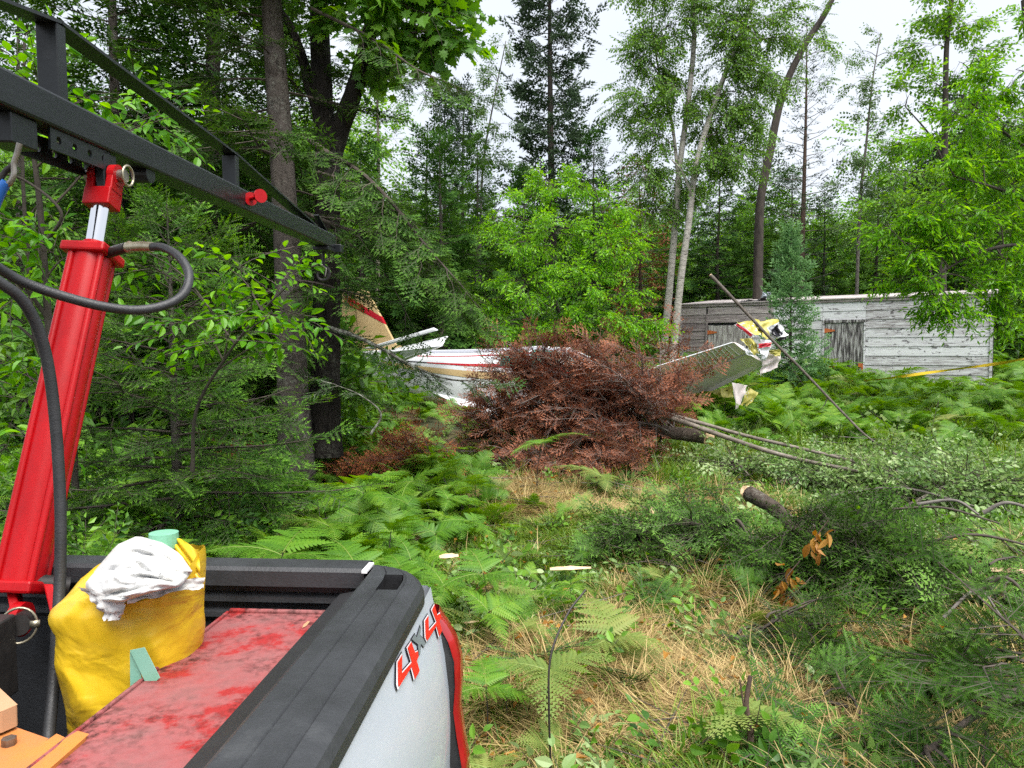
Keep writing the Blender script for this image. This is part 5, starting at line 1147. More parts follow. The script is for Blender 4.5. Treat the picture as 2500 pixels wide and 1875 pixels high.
broadleaf('poplar_sapling', 'thin poplar with sparse small leaves above the shed roof', [(np.array([gbase(2085, 24)] + pth((2100, 500, 24), (2115, 350, 24), (2130, 200, 24), (2150, 80, 24))), .06, .012)],
          pb(24, (2150, 85, 22, 30, 10), (2110, 125, 22, 25, 9), (2185, 130, 35, 30, 16), (2090, 190, 40, 35, 20), (2150, 210, 50, 40, 26), (2080, 270, 55, 40, 30), (2160, 300, 50, 45, 30), (2060, 370, 60, 45, 36), (2140, 390, 60, 45, 36), (2060, 460, 70, 45, 46), (2150, 480, 70, 45, 46), (2100, 550, 90, 45, 60), k_=1.25), LF['poplar'], .40, 'poplar', 'grey_twig', 35, limb_r=.012)
broadleaf('maple_tree', 'tall maple with rounded leaf clumps rising over the shed', [(np.array([gbase(2300, 22)] + pth((2300, 520, 22), (2305, 400, 22), (2308, 250, 22), (2312, 100, 22), (2330, -60, 22), (2340, -300, 22))), .12, .04), (pth((2305, 400, 22), (2270, 330, 22), (2210, 260, 22)), .04, .015), (pth((2308, 330, 22), (2350, 240, 22), (2370, 160, 22)), .035, .015)],
          pb(22, (2320, 40, 70, 50, 60), (2280, 110, 60, 50, 50), (2370, 60, 60, 45, 45), (2340, 150, 70, 45, 50), (2220, 230, 55, 50, 42), (2390, 120, 45, 40, 26), (2200, 330, 55, 40, 36), (2270, 200, 50, 40, 34), (2230, 420, 60, 45, 40), (2340, -60, 100, 60, 60), (2330, 250, 50, 30, 20), (2290, 480, 80, 50, 50), (2200, 500, 70, 50, 44), k_=1.25), LF['poplar'], .55, 'maple', 'dark', 36, limb_r=.02, droop=.3)
broadleaf('poplar_sapling', 'thin poplar with yellowish leaves beside the lone ragged spruce', [(np.array([gbase(1170, 30)] + pth((1172, 600, 30), (1180, 400, 30), (1205, 250, 30), (1235, 100, 30))), .07, .015)],
          pb(30, (1235, 110, 22, 40, 26), (1212, 190, 35, 40, 36), (1180, 170, 24, 30, 16), (1190, 260, 40, 35, 36), (1230, 300, 45, 40, 40), (1165, 330, 35, 40, 30), (1200, 390, 60, 45, 60), (1255, 400, 50, 40, 40), (1170, 470, 60, 45, 50), k_=1.25), LF['poplar'], .5, 'poplar', 'grey_twig', 37, limb_r=.015)
broadleaf('poplar_sapling', 'slim grey trunked poplar seen between the maple and the twin spruces', [(np.array([gbase(925, 26)] + pth((922, 600, 26), (924, 420, 26), (922, 280, 26), (918, 120, 26))), .085, .03)],
          pb(26, (950, 290, 45, 40, 30), (890, 330, 40, 40, 26), (930, 380, 60, 40, 36), (960, 340, 40, 30, 20), (880, 230, 50, 50, 30), (900, 450, 60, 50, 40), (970, 470, 50, 50, 30), (850, 400, 60, 60, 34), k_=1.25), LF['poplar'], .5, 'maple', 'pole', 38, limb_r=.015)
# cherry at the right edge with branches hanging before the shed
broadleaf('cherry_tree', 'yellow green leafy tree hanging its branches in front of the shed end', [(np.array([gbase(2660, 14)] + pth((2640, 800, 14), (2610, 600, 14), (2560, 400, 14), (2520, 200, 14), (2500, 0, 14))), .13, .05), (pth((2620, 650, 14), (2500, 600, 13.7), (2380, 620, 13.5), (2260, 690, 13.3)), .05, .012), (pth((2600, 540, 14), (2460, 470, 13.6), (2330, 430, 13.4)), .05, .012), (pth((2570, 400, 14), (2460, 330, 13.8), (2370, 250, 13.6)), .04, .012)],
          pb(13.6, (2420, 200, 75, 50, 60), (2350, 290, 75, 50, 62), (2460, 300, 80, 55, 65), (2290, 380, 70, 42, 50), (2400, 400, 85, 50, 66), (2480, 440, 60, 60, 50), (2250, 500, 60, 36, 44), (2340, 510, 80, 42, 62), (2440, 530, 80, 50, 66), (2190, 560, 45, 30, 26), (2260, 600, 75, 40, 60), (2360, 610, 85, 42, 70), (2450, 640, 75, 50, 60), (2230, 680, 55, 34, 38), (2310, 700, 75, 40, 56), (2400, 720, 70, 40, 48), (2480, 700, 50, 55, 40), (2300, 780, 40, 30, 18), (2350, 770, 50, 30, 24), (2480, 170, 40, 60, 30), (2440, 790, 40, 30, 14), (2490, 60, 30, 40, 16), (2150, 540, 20, 20, 5), k_=1.35), LF['willow'], .42, 'willow', 'dark', 39, limb_r=.018, droop=.6)
conifer('spruce_sapling', 'small pale green spruce growing in front of the shed wall', gbase(1932, 17.2), at(1930, 575, 17.2), .045, .86, .06, 92, SPF, .25, 'spruce_blue', 'dark', 45, droop=-.12, tipup=.15, sec=.15, pitch=(.1, .9), prof=lambda h: (1 - h) ** .72 * (1 - .25 * math.exp(-h * 8)), brr=.012, flat=.9)
conifer('dead_spruce', 'dead grey brown conifer with bare twigs behind the birch trunks', gbase(1565, 22), at(1560, 400, 22), .08, 1.3, .04, 90, SPX, .26, 'dead', 'red', 46, droop=.15, tipup=.1, sec=.22, thin=.75, twig='grey_twig', brr=.02, prof=lambda h: (1 - h) ** .45)
# dark evergreens: two grown trees, the others copies turned and scaled
def copy_tree(o, loc, s, rz, label, group):
    c = o.copy(); COL.objects.link(c); c.location = [float(v) for v in loc]; c.scale = (s, s, s); c.rotation_euler = (0, 0, rz); tag(c, label, group=group)
    for ch in list(o.children):
        d = ch.copy(); COL.objects.link(d); d.parent = c
    return c
GRP = 'dark firs of the forest edge'
FP_ = [conifer('fir_tree', 'dark fir behind the shed under the leaning trunk', gbase(1850, 26.5), gbase(1856, 26.5) + [0, 0, 7.8], .11, 2.3, .03, 84, SPL, .42, 'fir', 'dark', 51, sec=.27, droop=.4, brr=.02, group=GRP),
       conifer('fir_tree', 'dark fir behind the tail of the aircraft', gbase(1040, 21), gbase(1046, 21) + [0, 0, 6.8], .11, 2.0, .03, 80, SPL, .42, 'fir', 'dark', 61, sec=.27, droop=.42, brr=.02, group=GRP)]
for k, (x_, Y_, s_, lab) in enumerate(((1750, 25.5, .92, 'dark fir directly behind the birch pair and shed corner'), (2010, 25.5, .85, 'dark fir behind the middle of the shed roof'), (2130, 27, .9, 'dark fir behind the shed below the sparse poplar'),
        (2260, 25, .8, 'dark fir behind the shed below the tall maple'), (2430, 24, .96, 'dark fir behind the far end of the shed'), (1640, 26, .82, 'dark fir in the shade behind the dead conifer'), (1930, 28.5, .95, 'dark fir deepest behind the dying reddish spruce'), (2350, 27.5, 1.0, 'dark fir deep behind the hanging cherry branches'),
        (1160, 23, .92, 'dark fir below the twin pointed spruces'), (1280, 25, .95, 'dark fir at the foot of the lone ragged spruce'), (1450, 25, 1.0, 'dark fir behind the bright leafy tree'), (880, 19, .9, 'fir in the woods just right of the forked maple'), (470, 17, 1.2, 'fir deep in the woods behind the young bushy fir'), (200, 18, 1.15, 'fir deep in the woods behind the chrome rod'), (330, 22, 1.3, 'fir deepest in the woods behind the flat bar truss'))):
    copy_tree(FP_[k % 2], gbase(x_, Y_), s_, 1.1 + k * 2.2, lab, GRP)

# ------------------------------------------------------------------ low plants
def frond(seed, npair=13, hi=True, shape='bracken', p0=70, p1=-15, stalk=.22, L_=1.0, wid=.42):
    """one fern frond rising from the origin and arching along +x"""
    q = np.random.default_rng(seed); n = 16; t = np.linspace(0, 1, n); a = np.radians(p0 + (p1 - p0) * t ** .8)
    st = np.stack([np.cos(a), np.zeros(n), np.sin(a)], 1) * (L_ / (n - 1)); P = np.vstack([[0, 0, 0], np.cumsum(st, 0)[:-1]])
    P[:, 1] += .05 * np.sin(t * 2.5 + seed) * t; g = G(); D = nrm(np.gradient(P, axis=0))
    sticks(g, P[:-1], P[1:], .0075 * (1 - .8 * t[:-1]), .0075 * (1 - .8 * t[1:]), 3, 1, .5)
    V, F, Tn = [], [], []
    for k in range(npair):
        s = stalk + (1 - stalk) * (k + .3) / npair; f = (s - stalk) / (1 - stalk)
        p = np.array([np.interp(s, t, P[:, c]) for c in range(3)]); d = nrm([np.interp(s, t, D[:, c]) for c in range(3)])
        pl = wid * ((1 - f) ** .85 if shape == 'bracken' else math.sin(min(1, f * 1.1 + .22) * math.pi) ** .8 * .75) + .02
        side = nrm(np.cross([0, 0, 1.], d)); up = np.cross(d, side)
        for sg in (1, -1):
            an = RAD(62 - 18 * f + q.uniform(-6, 6)); dd = nrm(d * math.cos(an) + side * sg * math.sin(an) + up * q.uniform(-.12, .10)); pr = nrm(np.cross(up, dd)); tb = .45 + q.uniform(-.16, .16)
            if hi:
                m_ = max(3, int(pl / .036)); w0 = pl * (.15 if shape == 'bracken' else .16) + .010
                for c in range(m_):
                    u_ = (c + .5) / m_; ww = w0 * (1 - u_) ** .7 + .005; o = p + dd * pl * u_ + np.array([0, 0, -.18 * pl * u_ * u_]); hb = pl / m_ * .5
                    for s2 in (1, -1):
                        b0 = len(V); tp_ = pr * s2 * ww + np.array([0, 0, -.12 * ww]); V += [o - dd * hb, o + dd * hb, o + dd * hb * 1.5 + tp_, o + dd * hb * .55 + tp_ * .9]; F.append([b0, b0 + 1, b0 + 2, b0 + 3]); Tn.append(tb + q.uniform(-.07, .07))
            else:
                ww = pl * .17 + .012; b0 = len(V); V += [p, p + dd * pl * .35 + pr * ww, p + dd * pl + np.array([0, 0, -.15 * pl]), p + dd * pl * .35 - pr * ww]; F += [[b0, b0 + 1, b0 + 2], [b0, b0 + 2, b0 + 3]]; Tn += [tb, tb - .05]
    g.add(V, F, 0, np.clip(Tn, 0, 1)); return g.arrays()
def rotz(a): c, s = math.cos(a), math.sin(a); return np.array([[c, -s, 0], [s, c, 0], [0, 0, 1.]])
def roty(a): c, s = math.cos(a), math.sin(a); return np.array([[c, 0, s], [0, 1, 0], [-s, 0, c]])
def tm_merge(g, tmpl, M, t, s):
    stamp(g, tmpl, np.asarray(M)[None], np.asarray(t, float)[None], np.array([s]))
FRB = [frond(k, 13, True, 'bracken', 25, -25, .03) for k in range(3)]
FRV = [frond(5 + k, 17, True, 'lady', 74, -20, .16, wid=.30) for k in range(3)]
FRL = [frond(9 + k, 12, False, 'bracken', 30, -20, .05) for k in range(3)]
FRW = [frond(12 + k, 14, False, 'lady', 72, -15, .15, wid=.32) for k in range(2)]
def bracken(seed, tm, h=.62, s=.62):
    q = np.random.default_rng(seed); g = G(); lean = q.uniform(-.12, .12, 2); top = np.array([lean[0], lean[1], h])
    P = crom([[0, 0, -.05], [lean[0] * .3, lean[1] * .3, h * .5], top], 6); sticks(g, P[:-1], P[1:], .006, .005, 4, 2)
    a0 = q.uniform(0, 6.28)
    for k, (da, sc_, tl) in enumerate(((0, 1.0, -.05), (1.9, .8, .08), (-1.9, .8, .08))): tm_merge(g, tm[k % len(tm)], rotz(a0 + da + q.uniform(-.2, .2)) @ roty(tl + q.uniform(-.15, .15)), top - [0, 0, .02 * (k > 0)], s * sc_ * q.uniform(.85, 1.1))
    return g
def vase(seed, tm, n=7, s=.75):
    q = np.random.default_rng(seed); g = G(); a0 = q.uniform(0, 6.28)
    for k in range(n): tm_merge(g, tm[k % len(tm)], rotz(a0 + k * 6.283 / n + q.uniform(-.3, .3)) @ roty(q.uniform(-.25, .25)), q.uniform(-.03, .03, 3) * [1, 1, 0], s * q.uniform(.7, 1.1))
    return g
fern_m = [F_['fern'], B_['stalk_g'], B_['stalk']]
FERN_HI = [bracken(1, FRB).mesh('fern', fern_m), bracken(2, FRB, .72, .7).mesh('fern', fern_m), vase(3, FRV).mesh('fern', fern_m), bracken(4, FRB, .5, .55).mesh('fern', fern_m), vase(5, FRV, 6, .9).mesh('fern', fern_m)]
FERN_LO = [bracken(11, FRL).mesh('fern_low', fern_m), bracken(12, FRL, .72, .7).mesh('fern_low', fern_m), vase(13, FRW, 7).mesh('fern_low', fern_m), bracken(14, FRL, .5, .6).mesh('fern_low', fern_m)]
PALE = [F_['fern_pale'], B_['stalk_g'], B_['stalk']]
FERN_PALE = [bracken(21, FRB, .40, .6).mesh('fern_pale', PALE), bracken(22, FRB, .3, .7).mesh('fern_pale', PALE)]
def tuft(seed, n, L_, spread, m_, flat=0.0, wid=.006, seg=3):
    q = np.random.default_rng(seed); V, F, Tn = [], [], []
    for k in range(n):
        a = q.uniform(0, 6.28); r0 = abs(q.normal(0, spread)); p = np.array([math.cos(a) * r0, math.sin(a) * r0, 0]); a2 = a + q.normal(0, .8) ; l = L_ * q.uniform(.55, 1.2)
        up = q.uniform(.9, 1.45) * (1 - flat) + flat * q.uniform(.0, .35); bend = q.uniform(.5, 1.5) * (1 - flat * .8); sd_ = np.array([-math.sin(a2), math.cos(a2), 0]); b0 = len(V); tb = q.uniform(.15, .85); pp = p.copy()
        for c in range(seg + 1):
            f = c / seg; w_ = wid * (1 - f ** 1.5) + .0006; V += [pp - sd_ * w_, pp + sd_ * w_]
            an = up - bend * f; pp = pp + np.array([math.cos(a2) * math.cos(an), math.sin(a2) * math.cos(an), math.sin(an)]) * l / seg
            if c < seg: F.append([b0 + 2 * c, b0 + 2 * c + 1, b0 + 2 * c + 3, b0 + 2 * c + 2]); Tn.append(tb)
    g = G(); g.add(V, F, 0, np.array(Tn)); return g.mesh('tuft', m_)
GRASS = [tuft(1, 26, .34, .05, F_['grass']), tuft(2, 22, .24, .06, F_['grass']), tuft(3, 30, .44, .05, F_['grass'], wid=.005), tuft(4, 24, .16, .07, F_['grass'])]
LAWN = [tuft(5, 22, .20, .06, F_['grass'], .35), tuft(6, 20, .14, .07, F_['grass'], .1), tuft(7, 24, .26, .08, F_['grass'], .6, .004), tuft(8, 16, .10, .08, F_['grass'])]
STRAW = [tuft(11, 34, .34, .10, F_['straw'], .95, .0035), tuft(12, 28, .26, .10, F_['straw'], .8, .0035), tuft(13, 22, .36, .05, F_['straw'], .15, .003)]
def weed(seed, tm, n, s, m_, h=.2):
    q = np.random.default_rng(seed); g = G(); D = q.normal(0, .6, (n, 3)); D[:, 2] = np.abs(D[:, 2]) * .8 + .35; scatter_tmpl(g, tm, D, q.normal(0, .05, (n, 3)) * [1, 1, .3], s * q.uniform(.6, 1.2, n), q, .7, .15); return g.mesh('weed', m_)
WEED = [weed(k, LF['weed'], 6, .22, [F_['under'], B_['twig']]) for k in range(3)] + [weed(5 + k, LF['weed'], 5, .26, [F_['brush'], B_['twig']]) for k in range(2)]
BUSH = []
for k in range(3):
    q = np.random.default_rng(70 + k); g = G(); n = 95; d = nrm(q.normal(0, 1, (n, 3)) * [1, 1, .8] + [0, 0, .5]); p = d * q.uniform(.2, .75, n)[:, None] * [1, 1, 1.0] + [0, 0, .45]
    sticks(g, np.zeros((12, 3)), p[:12], .012, .004, 3, 1); scatter_tmpl(g, LF['bush'], d + q.normal(0, .4, (n, 3)) - [0, 0, .3], p, .42 * q.uniform(.7, 1.2, n), q, .7, .16); BUSH.append(g.mesh('bush', [F_['under'], B_['twig']]))
def litter(seed, n, m_, ll):
    q = np.random.default_rng(seed); g = G(); P = q.normal(0, .18, (n, 3)) * [1, 1, .04] + [0, 0, .015]; a = q.uniform(0, 6.28, n); l = ll * q.uniform(.3, 1.2, n); d = np.stack([np.cos(a), np.sin(a), q.normal(0, .15, n)], 1)
    sticks(g, P, P + d * l[:, None], q.uniform(.002, .006, n), .0015, 4, 0); return g.mesh('litter', m_)
TWIGS = [litter(1, 5, B_['twig'], .5), litter(2, 4, B_['grey_twig'], .6)]
q = np.random.default_rng(3); DRY = []
for k in range(2):
    g = G(); n = 7; V, F = leaf(.055, .55, .15, .3); t_ = (np.array(V), [(np.array(F), np.zeros(2, int), np.full(2, .5))]); P = q.normal(0, .12, (n, 3)) * [1, 1, .1] + [0, 0, .03]; stamp(g, t_, frames(q.normal(0, 1, (n, 3)) * [1, 1, .4]), P, q.uniform(.6, 1.4, n), q.normal(0, .2, n)); DRY.append(g.mesh('dry', F_['dryleaf']))
CSPR = []
for k in range(3):                                    # small broken conifer sprigs lying about
    g = G(); q = np.random.default_rng(30 + k); n = 5; P = q.normal(0, .10, (n, 3)) * [1, 1, .15] + [0, 0, .05]; a = q.uniform(0, 6.28, n); D = np.stack([np.cos(a), np.sin(a), q.normal(.12, .15, n)], 1); scatter_tmpl(g, SPN, D, P, q.uniform(.18, .34, n), q, .5, .12); CSPR.append(g.mesh('sprig', [F_['cut_green'], B_['twig']]))

# scatter objects: points carrying a turn, a size and a choice of template
TCOL = bpy.data.collections.new('templates')
def points_object(name, label, meshes, P, rot, scl, idx, cat):
    sub = bpy.data.collections.new(name + '_templates')
    for k, me in enumerate(meshes):
        o = bpy.data.objects.new('%s_template_%02d' % (name, k), me); sub.objects.link(o)
    me = bpy.data.meshes.new(name); n = len(P); me.vertices.add(n); me.vertices.foreach_set('co', np.asarray(P, np.float32).ravel())
    a = me.attributes.new('turn', 'FLOAT_VECTOR', 'POINT'); a.data.foreach_set('vector', np.asarray(rot, np.float32).ravel())
    a = me.attributes.new('size', 'FLOAT', 'POINT'); a.data.foreach_set('value', np.asarray(scl, np.float32))
    a = me.attributes.new('pick', 'INT', 'POINT'); a.data.foreach_set('value', np.asarray(idx, np.int32))
    o = bpy.data.objects.new(name, me); COL.objects.link(o)
    ng = bpy.data.node_groups.new(name + '_nodes', 'GeometryNodeTree')
    ng.interface.new_socket('Geometry', in_out='INPUT', socket_type='NodeSocketGeometry'); ng.interface.new_socket('Geometry', in_out='OUTPUT', socket_type='NodeSocketGeometry')
    N, L = ng.nodes, ng.links; gi = N.new('NodeGroupInput'); go = N.new('NodeGroupOutput'); ip = N.new('GeometryNodeInstanceOnPoints'); ci = N.new('GeometryNodeCollectionInfo')
    ci.inputs['Collection'].default_value = sub; ci.inputs['Separate Children'].default_value = True; ci.inputs['Reset Children'].default_value = True; ip.inputs['Pick Instance'].default_value = True
    def attr(nm, ty): x = N.new('GeometryNodeInputNamedAttribute'); x.data_type = ty; x.inputs['Name'].default_value = nm; return x.outputs['Attribute']
    L.new(gi.outputs[0], ip.inputs['Points']); L.new(ci.outputs[0], ip.inputs['Instance']); L.new(attr('pick', 'INT'), ip.inputs['Instance Index'])
    L.new(attr('turn', 'FLOAT_VECTOR'), ip.inputs['Rotation']); L.new(attr('size', 'FLOAT'), ip.inputs['Scale']); L.new(ip.outputs[0], go.inputs[0])
    md = o.modifiers.new('scatter', 'NODES'); md.node_group = ng
    return tag(o, label, cat, kind='stuff')
def cloud(n, region, q):
    """n ground points where region(x, y) -> density 0..1 passes"""
    x0, x1, y0, y1 = region[0]; o = []
    got = 0
    while got < n:
        x = q.uniform(x0, x1, n * 2); y = q.uniform(y0, y1, n * 2); k = q.uniform(0, 1, n * 2) < region[1](x, y); o.append(np.stack([x[k], y[k]], 1)); got += k.sum()
        if len(o) > 60: break
    P = np.concatenate(o)[:n]; return np.column_stack([P, gz(P[:, 0], P[:, 1])])
def in_truck(x, y): d = np.stack([x - TO[0], y - TO[1]], -1); s = d @ TV[:2]; t = d @ TU[:2]; return (s > -.12) & (s < 1.9) & (t < .16)
def in_shed(x, y): d = np.stack([x - SA[0], y - SA[1]], -1); u_ = d @ SX[:2]; n_ = d @ SN[:2]; return (u_ > -.2) & (u_ < SL + .2) & (n_ > -.15) & (n_ < 3.3)
def in_view(x, y, m_=.12): return (y > .3) & (np.abs(x) < y * (18 / 26 + m_) + .6)
def fbm(x, y, s, k): return .5 + .25 * (np.sin(x * s + k) * np.cos(y * s * 1.1 + 2 * k) + np.sin(x * s * 2.3 + y * s * 1.9 + 3 * k) * .6 + np.sin(x * s * 4.1 - y * s * 3.7 + k) * .4)
def clearing(x, y):
    """1 in the trampled clearing, 0 in the standing ferns"""
    left = -.85 + .12 * np.sin(y * 1.9) + np.clip(y - 6, 0, 9) * .02
    right = np.where(y < 9, 30, 3.6 + (12.5 - y) * 1.3); a = np.clip((x - left) / .5, 0, 1) * np.clip((right - x) / .8, 0, 1) * np.clip((12.6 - y + .15 * x) / 1.0, 0, 1)
    return a
def fernzone(x, y):
    d = (1 - clearing(x, y)) * (y < 24) * ~in_truck(x, y) * ~in_shed(x, y)
    d = d * np.where(y < 4.2, np.where(x > -.75, .06, .12), 1) * np.where((x > -2.3) & (x < 2.6) & (y > 11) & (y < 15.6), .12, 1)
    d = d * np.where(x > 2.5, np.clip((y - 11.7 - .1 * np.sin(3 * x)) / .8, 0, 1), 1)
    return d * np.clip(fbm(x, y, 1.3, 1) * 1.5, .1, 1) * in_view(x, y)
SPOTS = [(1450, 1195, 1.0), (1620, 1260, .9), (1780, 1235, .8), (1330, 1225, .8), (1520, 1560, .42), (1430, 1700, .4), (1700, 1480, .45), (1900, 1660, .5), (2260, 1640, .6), (2360, 1760, .5), (2100, 1590, .35), (2440, 1460, .6), (1600, 1700, .4), (2150, 1850, .4), (1250, 1640, .3)]
SPOTS = [(atz(a, b, 0)[0], atz(a, b, 0)[1], c) for a, b, c in SPOTS]
def worn(x, y):
    """patches where the grass is flattened to straw"""
    s_ = np.zeros_like(x)
    for a, b, c in SPOTS: s_ = np.maximum(s_, np.exp(-((x - a) ** 2 + ((y - b) / 1.25) ** 2) / c ** 2))
    return np.clip(s_ * (.6 + .8 * fbm(x, y, 2.6, 3)), 0, 1)
q = np.random.default_rng(100)
def put(name, label, meshes, n, region, smin, smax, cat, seed, tilt=.15, w_=None, dz=0):
    q = np.random.default_rng(seed); P = cloud(n, region, q); n = len(P); P[:, 2] += dz
    rot = np.stack([q.normal(0, tilt, n), q.normal(0, tilt, n), q.uniform(0, 6.28, n)], 1)
    return points_object(name, label, meshes, P, rot, q.uniform(smin, smax, n), q.choice(len(meshes), n, p=w_), cat)
put('fern_cover', 'bright green bracken and lady ferns covering the ground beyond the tailgate', FERN_HI + FERN_PALE, 820, ((-7, 1.2, 2.1, 9.2), lambda x, y: fernzone(x, y) * (y < 9.2)), .36, .78, 'ferns', 101, .3, w_=[.17, .17, .19, .17, .19, .06, .05])
put('fern_thicket', 'bright green fern thicket on the rising ground round the wreck and shed', FERN_HI + FERN_PALE, 3400, ((-14, 16, 9, 24), lambda x, y: fernzone(x, y) * (y > 9)), .48, .85, 'ferns', 102, .36, w_=[.18, .18, .20, .18, .20, .03, .03])
cl = lambda x, y: clearing(x, y) * in_view(x, y) * ~in_truck(x, y)
put('grass_cover', 'short green grass growing across the trampled clearing', LAWN, 12000, ((-2, 8, 2.4, 13), lambda x, y: cl(x, y) * np.clip((fbm(x, y, 1.1, 4) - .36) * 4, .3, 1) * np.where((x > 1.3) & (y < 6), .5, 1) * (1 - .85 * worn(x, y))), .45, .95, 'grass', 103)
put('straw_cover', 'flattened straw coloured dead grass littering the clearing', STRAW, 9000, ((-2, 8, 2.4, 13), lambda x, y: cl(x, y) * np.clip(worn(x, y) * 1.6 + .05 + .25 * np.clip((.5 - fbm(x, y, 1.1, 4)) * 4, 0, 1), 0, 1)), .45, 1.0, 'dead grass', 104, .08, w_=[.52, .42, .06])
put('small_ferns', 'small mixed green and yellowing ferns dotted through the clearing', FERN_HI + FERN_PALE, 90, ((-1.2, 5, 2.8, 11), lambda x, y: cl(x, y) * (1 - worn(x, y)) * np.where(x < .8, 1, .3)), .22, .5, 'ferns', 112, .4, w_=[.15, .15, .15, .15, .1, .15, .15])
put('grass_verge', 'tall green grass among the ferns below the shed', GRASS, 2200, ((-1, 14, 9.5, 19), lambda x, y: in_view(x, y) * ~in_shed(x, y) * np.where(x > .5, 1, .2)), .7, 1.2, 'grass', 105)
put('leafy_ground_cover', 'small round leafed weeds and seedlings spread over the ground', WEED, 1700, ((-1.5, 12, 2.6, 13.5), lambda x, y: in_view(x, y) * ~in_truck(x, y) * np.where(y > 6.5, np.clip((x - .8) / 2.5, .05, 1), np.where(x > 1.5, .16, .35)) * (1 - .8 * worn(x, y))), .5, 1.15, 'weeds', 106)
put('undergrowth', 'leafy undergrowth beneath the trees at the forest edge', BUSH, 420, ((-22, 20, 10, 34), lambda x, y: in_view(x, y) * ~in_shed(x, y) * np.where((x > -.26 * y) & (y < 19), 0, 1) * np.where((x > 3) & (y < 22), 0, 1)), .8, 1.9, 'undergrowth', 107)
put('left_undergrowth', 'leafy undergrowth in the shade beside the truck', BUSH, 60, ((-9, -2.2, 4, 10), lambda x, y: in_view(x, y)), .35, .8, 'undergrowth', 108)
put('twig_litter', 'thin broken twigs scattered over the clearing', TWIGS, 420, ((-1, 9, 2.6, 13), lambda x, y: in_view(x, y) * ~in_truck(x, y) * np.where(x > 1, 1, .4)), .5, 1.4, 'twigs', 109, .12, dz=.03)
put('leaf_litter', 'orange dry leaves scattered through the trampled grass', DRY, 420, ((-1, 8, 2.6, 12), lambda x, y: cl(x, y)), .6, 1.2, 'dry leaves', 110, .2, dz=.02)
put('needle_litter', 'broken green conifer sprigs littering the clearing', CSPR, 520, ((-.5, 8, 2.5, 11), lambda x, y: cl(x, y) * np.clip((x + .2) / 2 - .1, .1, 1) * np.clip(fbm(x, y, 1.7, 2) * 1.6 - .4, .05, 1)), .6, 1.3, 'conifer sprigs', 111, .2)
# the far wood as one mass
far_t = []
for k in range(3):
    q = np.random.default_rng(200 + k); gt = G(); H_ = 8.0 + k
    P = trunk_pts([0, 0, -.2], [0, 0, H_], 10, .02, q); sticks(gt, P[:-1], P[1:], taper(.11, 10)[:-1], taper(.11, 10)[1:], 6, 1)
    for c in range(60):
        h = .06 + .94 * c / 60; az = c * 2.4; pt = -.1 + .7 * h; bough(gt, np.array([0, 0, H_ * h]), [math.cos(az), math.sin(az), math.sin(pt)], max(.4, 2.0 * (1 - h) ** .8 * q.uniform(.7, 1.2)), q, SPF, .55, .35, .15, .40, r=.015)
    far_t.append(gt.mesh('far_conifer', [F_['spruce'], B_['dark']]))
for k in range(3):
    q = np.random.default_rng(210 + k); gt = G(); H_ = 8.5; P = trunk_pts([0, 0, -.2], [.3, 0, H_], 10, .1, q); sticks(gt, P[:-1], P[1:], taper(.1, 10)[:-1], taper(.1, 10)[1:], 6, 1)
    n = 700; d = nrm(q.normal(0, 1, (n, 3))); c = q.normal(0, .2, (22, 3)) * 0 + np.stack([q.normal(0, 1.0, 22), q.normal(0, 1.0, 22), q.uniform(2.2, H_, 22)], 1); p = c[q.integers(0, 22, n)] + d * q.uniform(.2, .95, n)[:, None] ** .7
    scatter_tmpl(gt, LF['poplar'], d - [0, 0, .3], p, .55 * 1.3 * q.uniform(.7, 1.2, n), q, .7, .15); far_t.append(gt.mesh('far_broadleaf', [F_['maple'], B_['dark']]))
q = np.random.default_rng(220)
NF = 420; y = q.uniform(30, 62, NF); x = q.uniform(-1, 1, NF) * (y * .78); P = np.column_stack([x, y, gz(x, y)]); pxx = 1250 + x / y * FPX
s = np.where(pxx < 850, q.uniform(.9, 1.35, NF), np.where(pxx > 2250, q.uniform(1.0, 1.5, NF), q.uniform(.62, .92, NF))) * (y / 40) ** .5
points_object('far_wood', 'far wood of mixed conifers and leafy trees behind the clearing', far_t, P, np.stack([0 * x, 0 * x, q.uniform(0, 6.28, NF)], 1), s, q.integers(0, 6, NF), 'wood')

# ------------------------------------------------------------------ single ferns one can pick out
FL = [(1330, 1560, 3.6, 0, .72, 'large pale bracken fern in the foreground right of the tail lamp', 'FERN_PALE', .3), (1480, 1440, 4.3, 1, .72, 'bracken fern with yellowing fronds in front of the spruce boughs', 'FERN_PALE', 1.2),
      (1190, 1700, 3.4, 3, .6, 'bright green fern close behind the red tail lamp', 'FERN_HI', 2.0), (1200, 1480, 4.6, 0, .7, 'green bracken fern at the corner of the truck bed', 'FERN_HI', .8),
      (640, 1290, 4.2, 1, .9, 'broad green fern just beyond the middle of the tailgate', 'FERN_HI', 2.8), (900, 1270, 4.4, 0, .9, 'broad bright fern leaning over the end of the tailgate', 'FERN_HI', 1.0),
      (1000, 1200, 4.4, 3, 1.0, 'fern with browned tips beyond the truck corner', 'FERN_PALE', 4.0), (1450, 1020 + 90, 9.0, 1, .9, 'pale fern in front of the brown conifer', 'FERN_PALE', 2.2),
      (1310, 1100, 8.6, 0, 1.0, 'yellow green fern at the foot of the brown conifer', 'FERN_HI', 5.0), (2430, 1040, 9.8, 2, .95, 'single arching fern at the edge of the brush near the right', 'FERN_HI', .4),
      (1850, 1750, 3.2, 1, .6, 'silvery fern beside the snapped stick in the foreground', 'FERN_PALE', 3.3)]
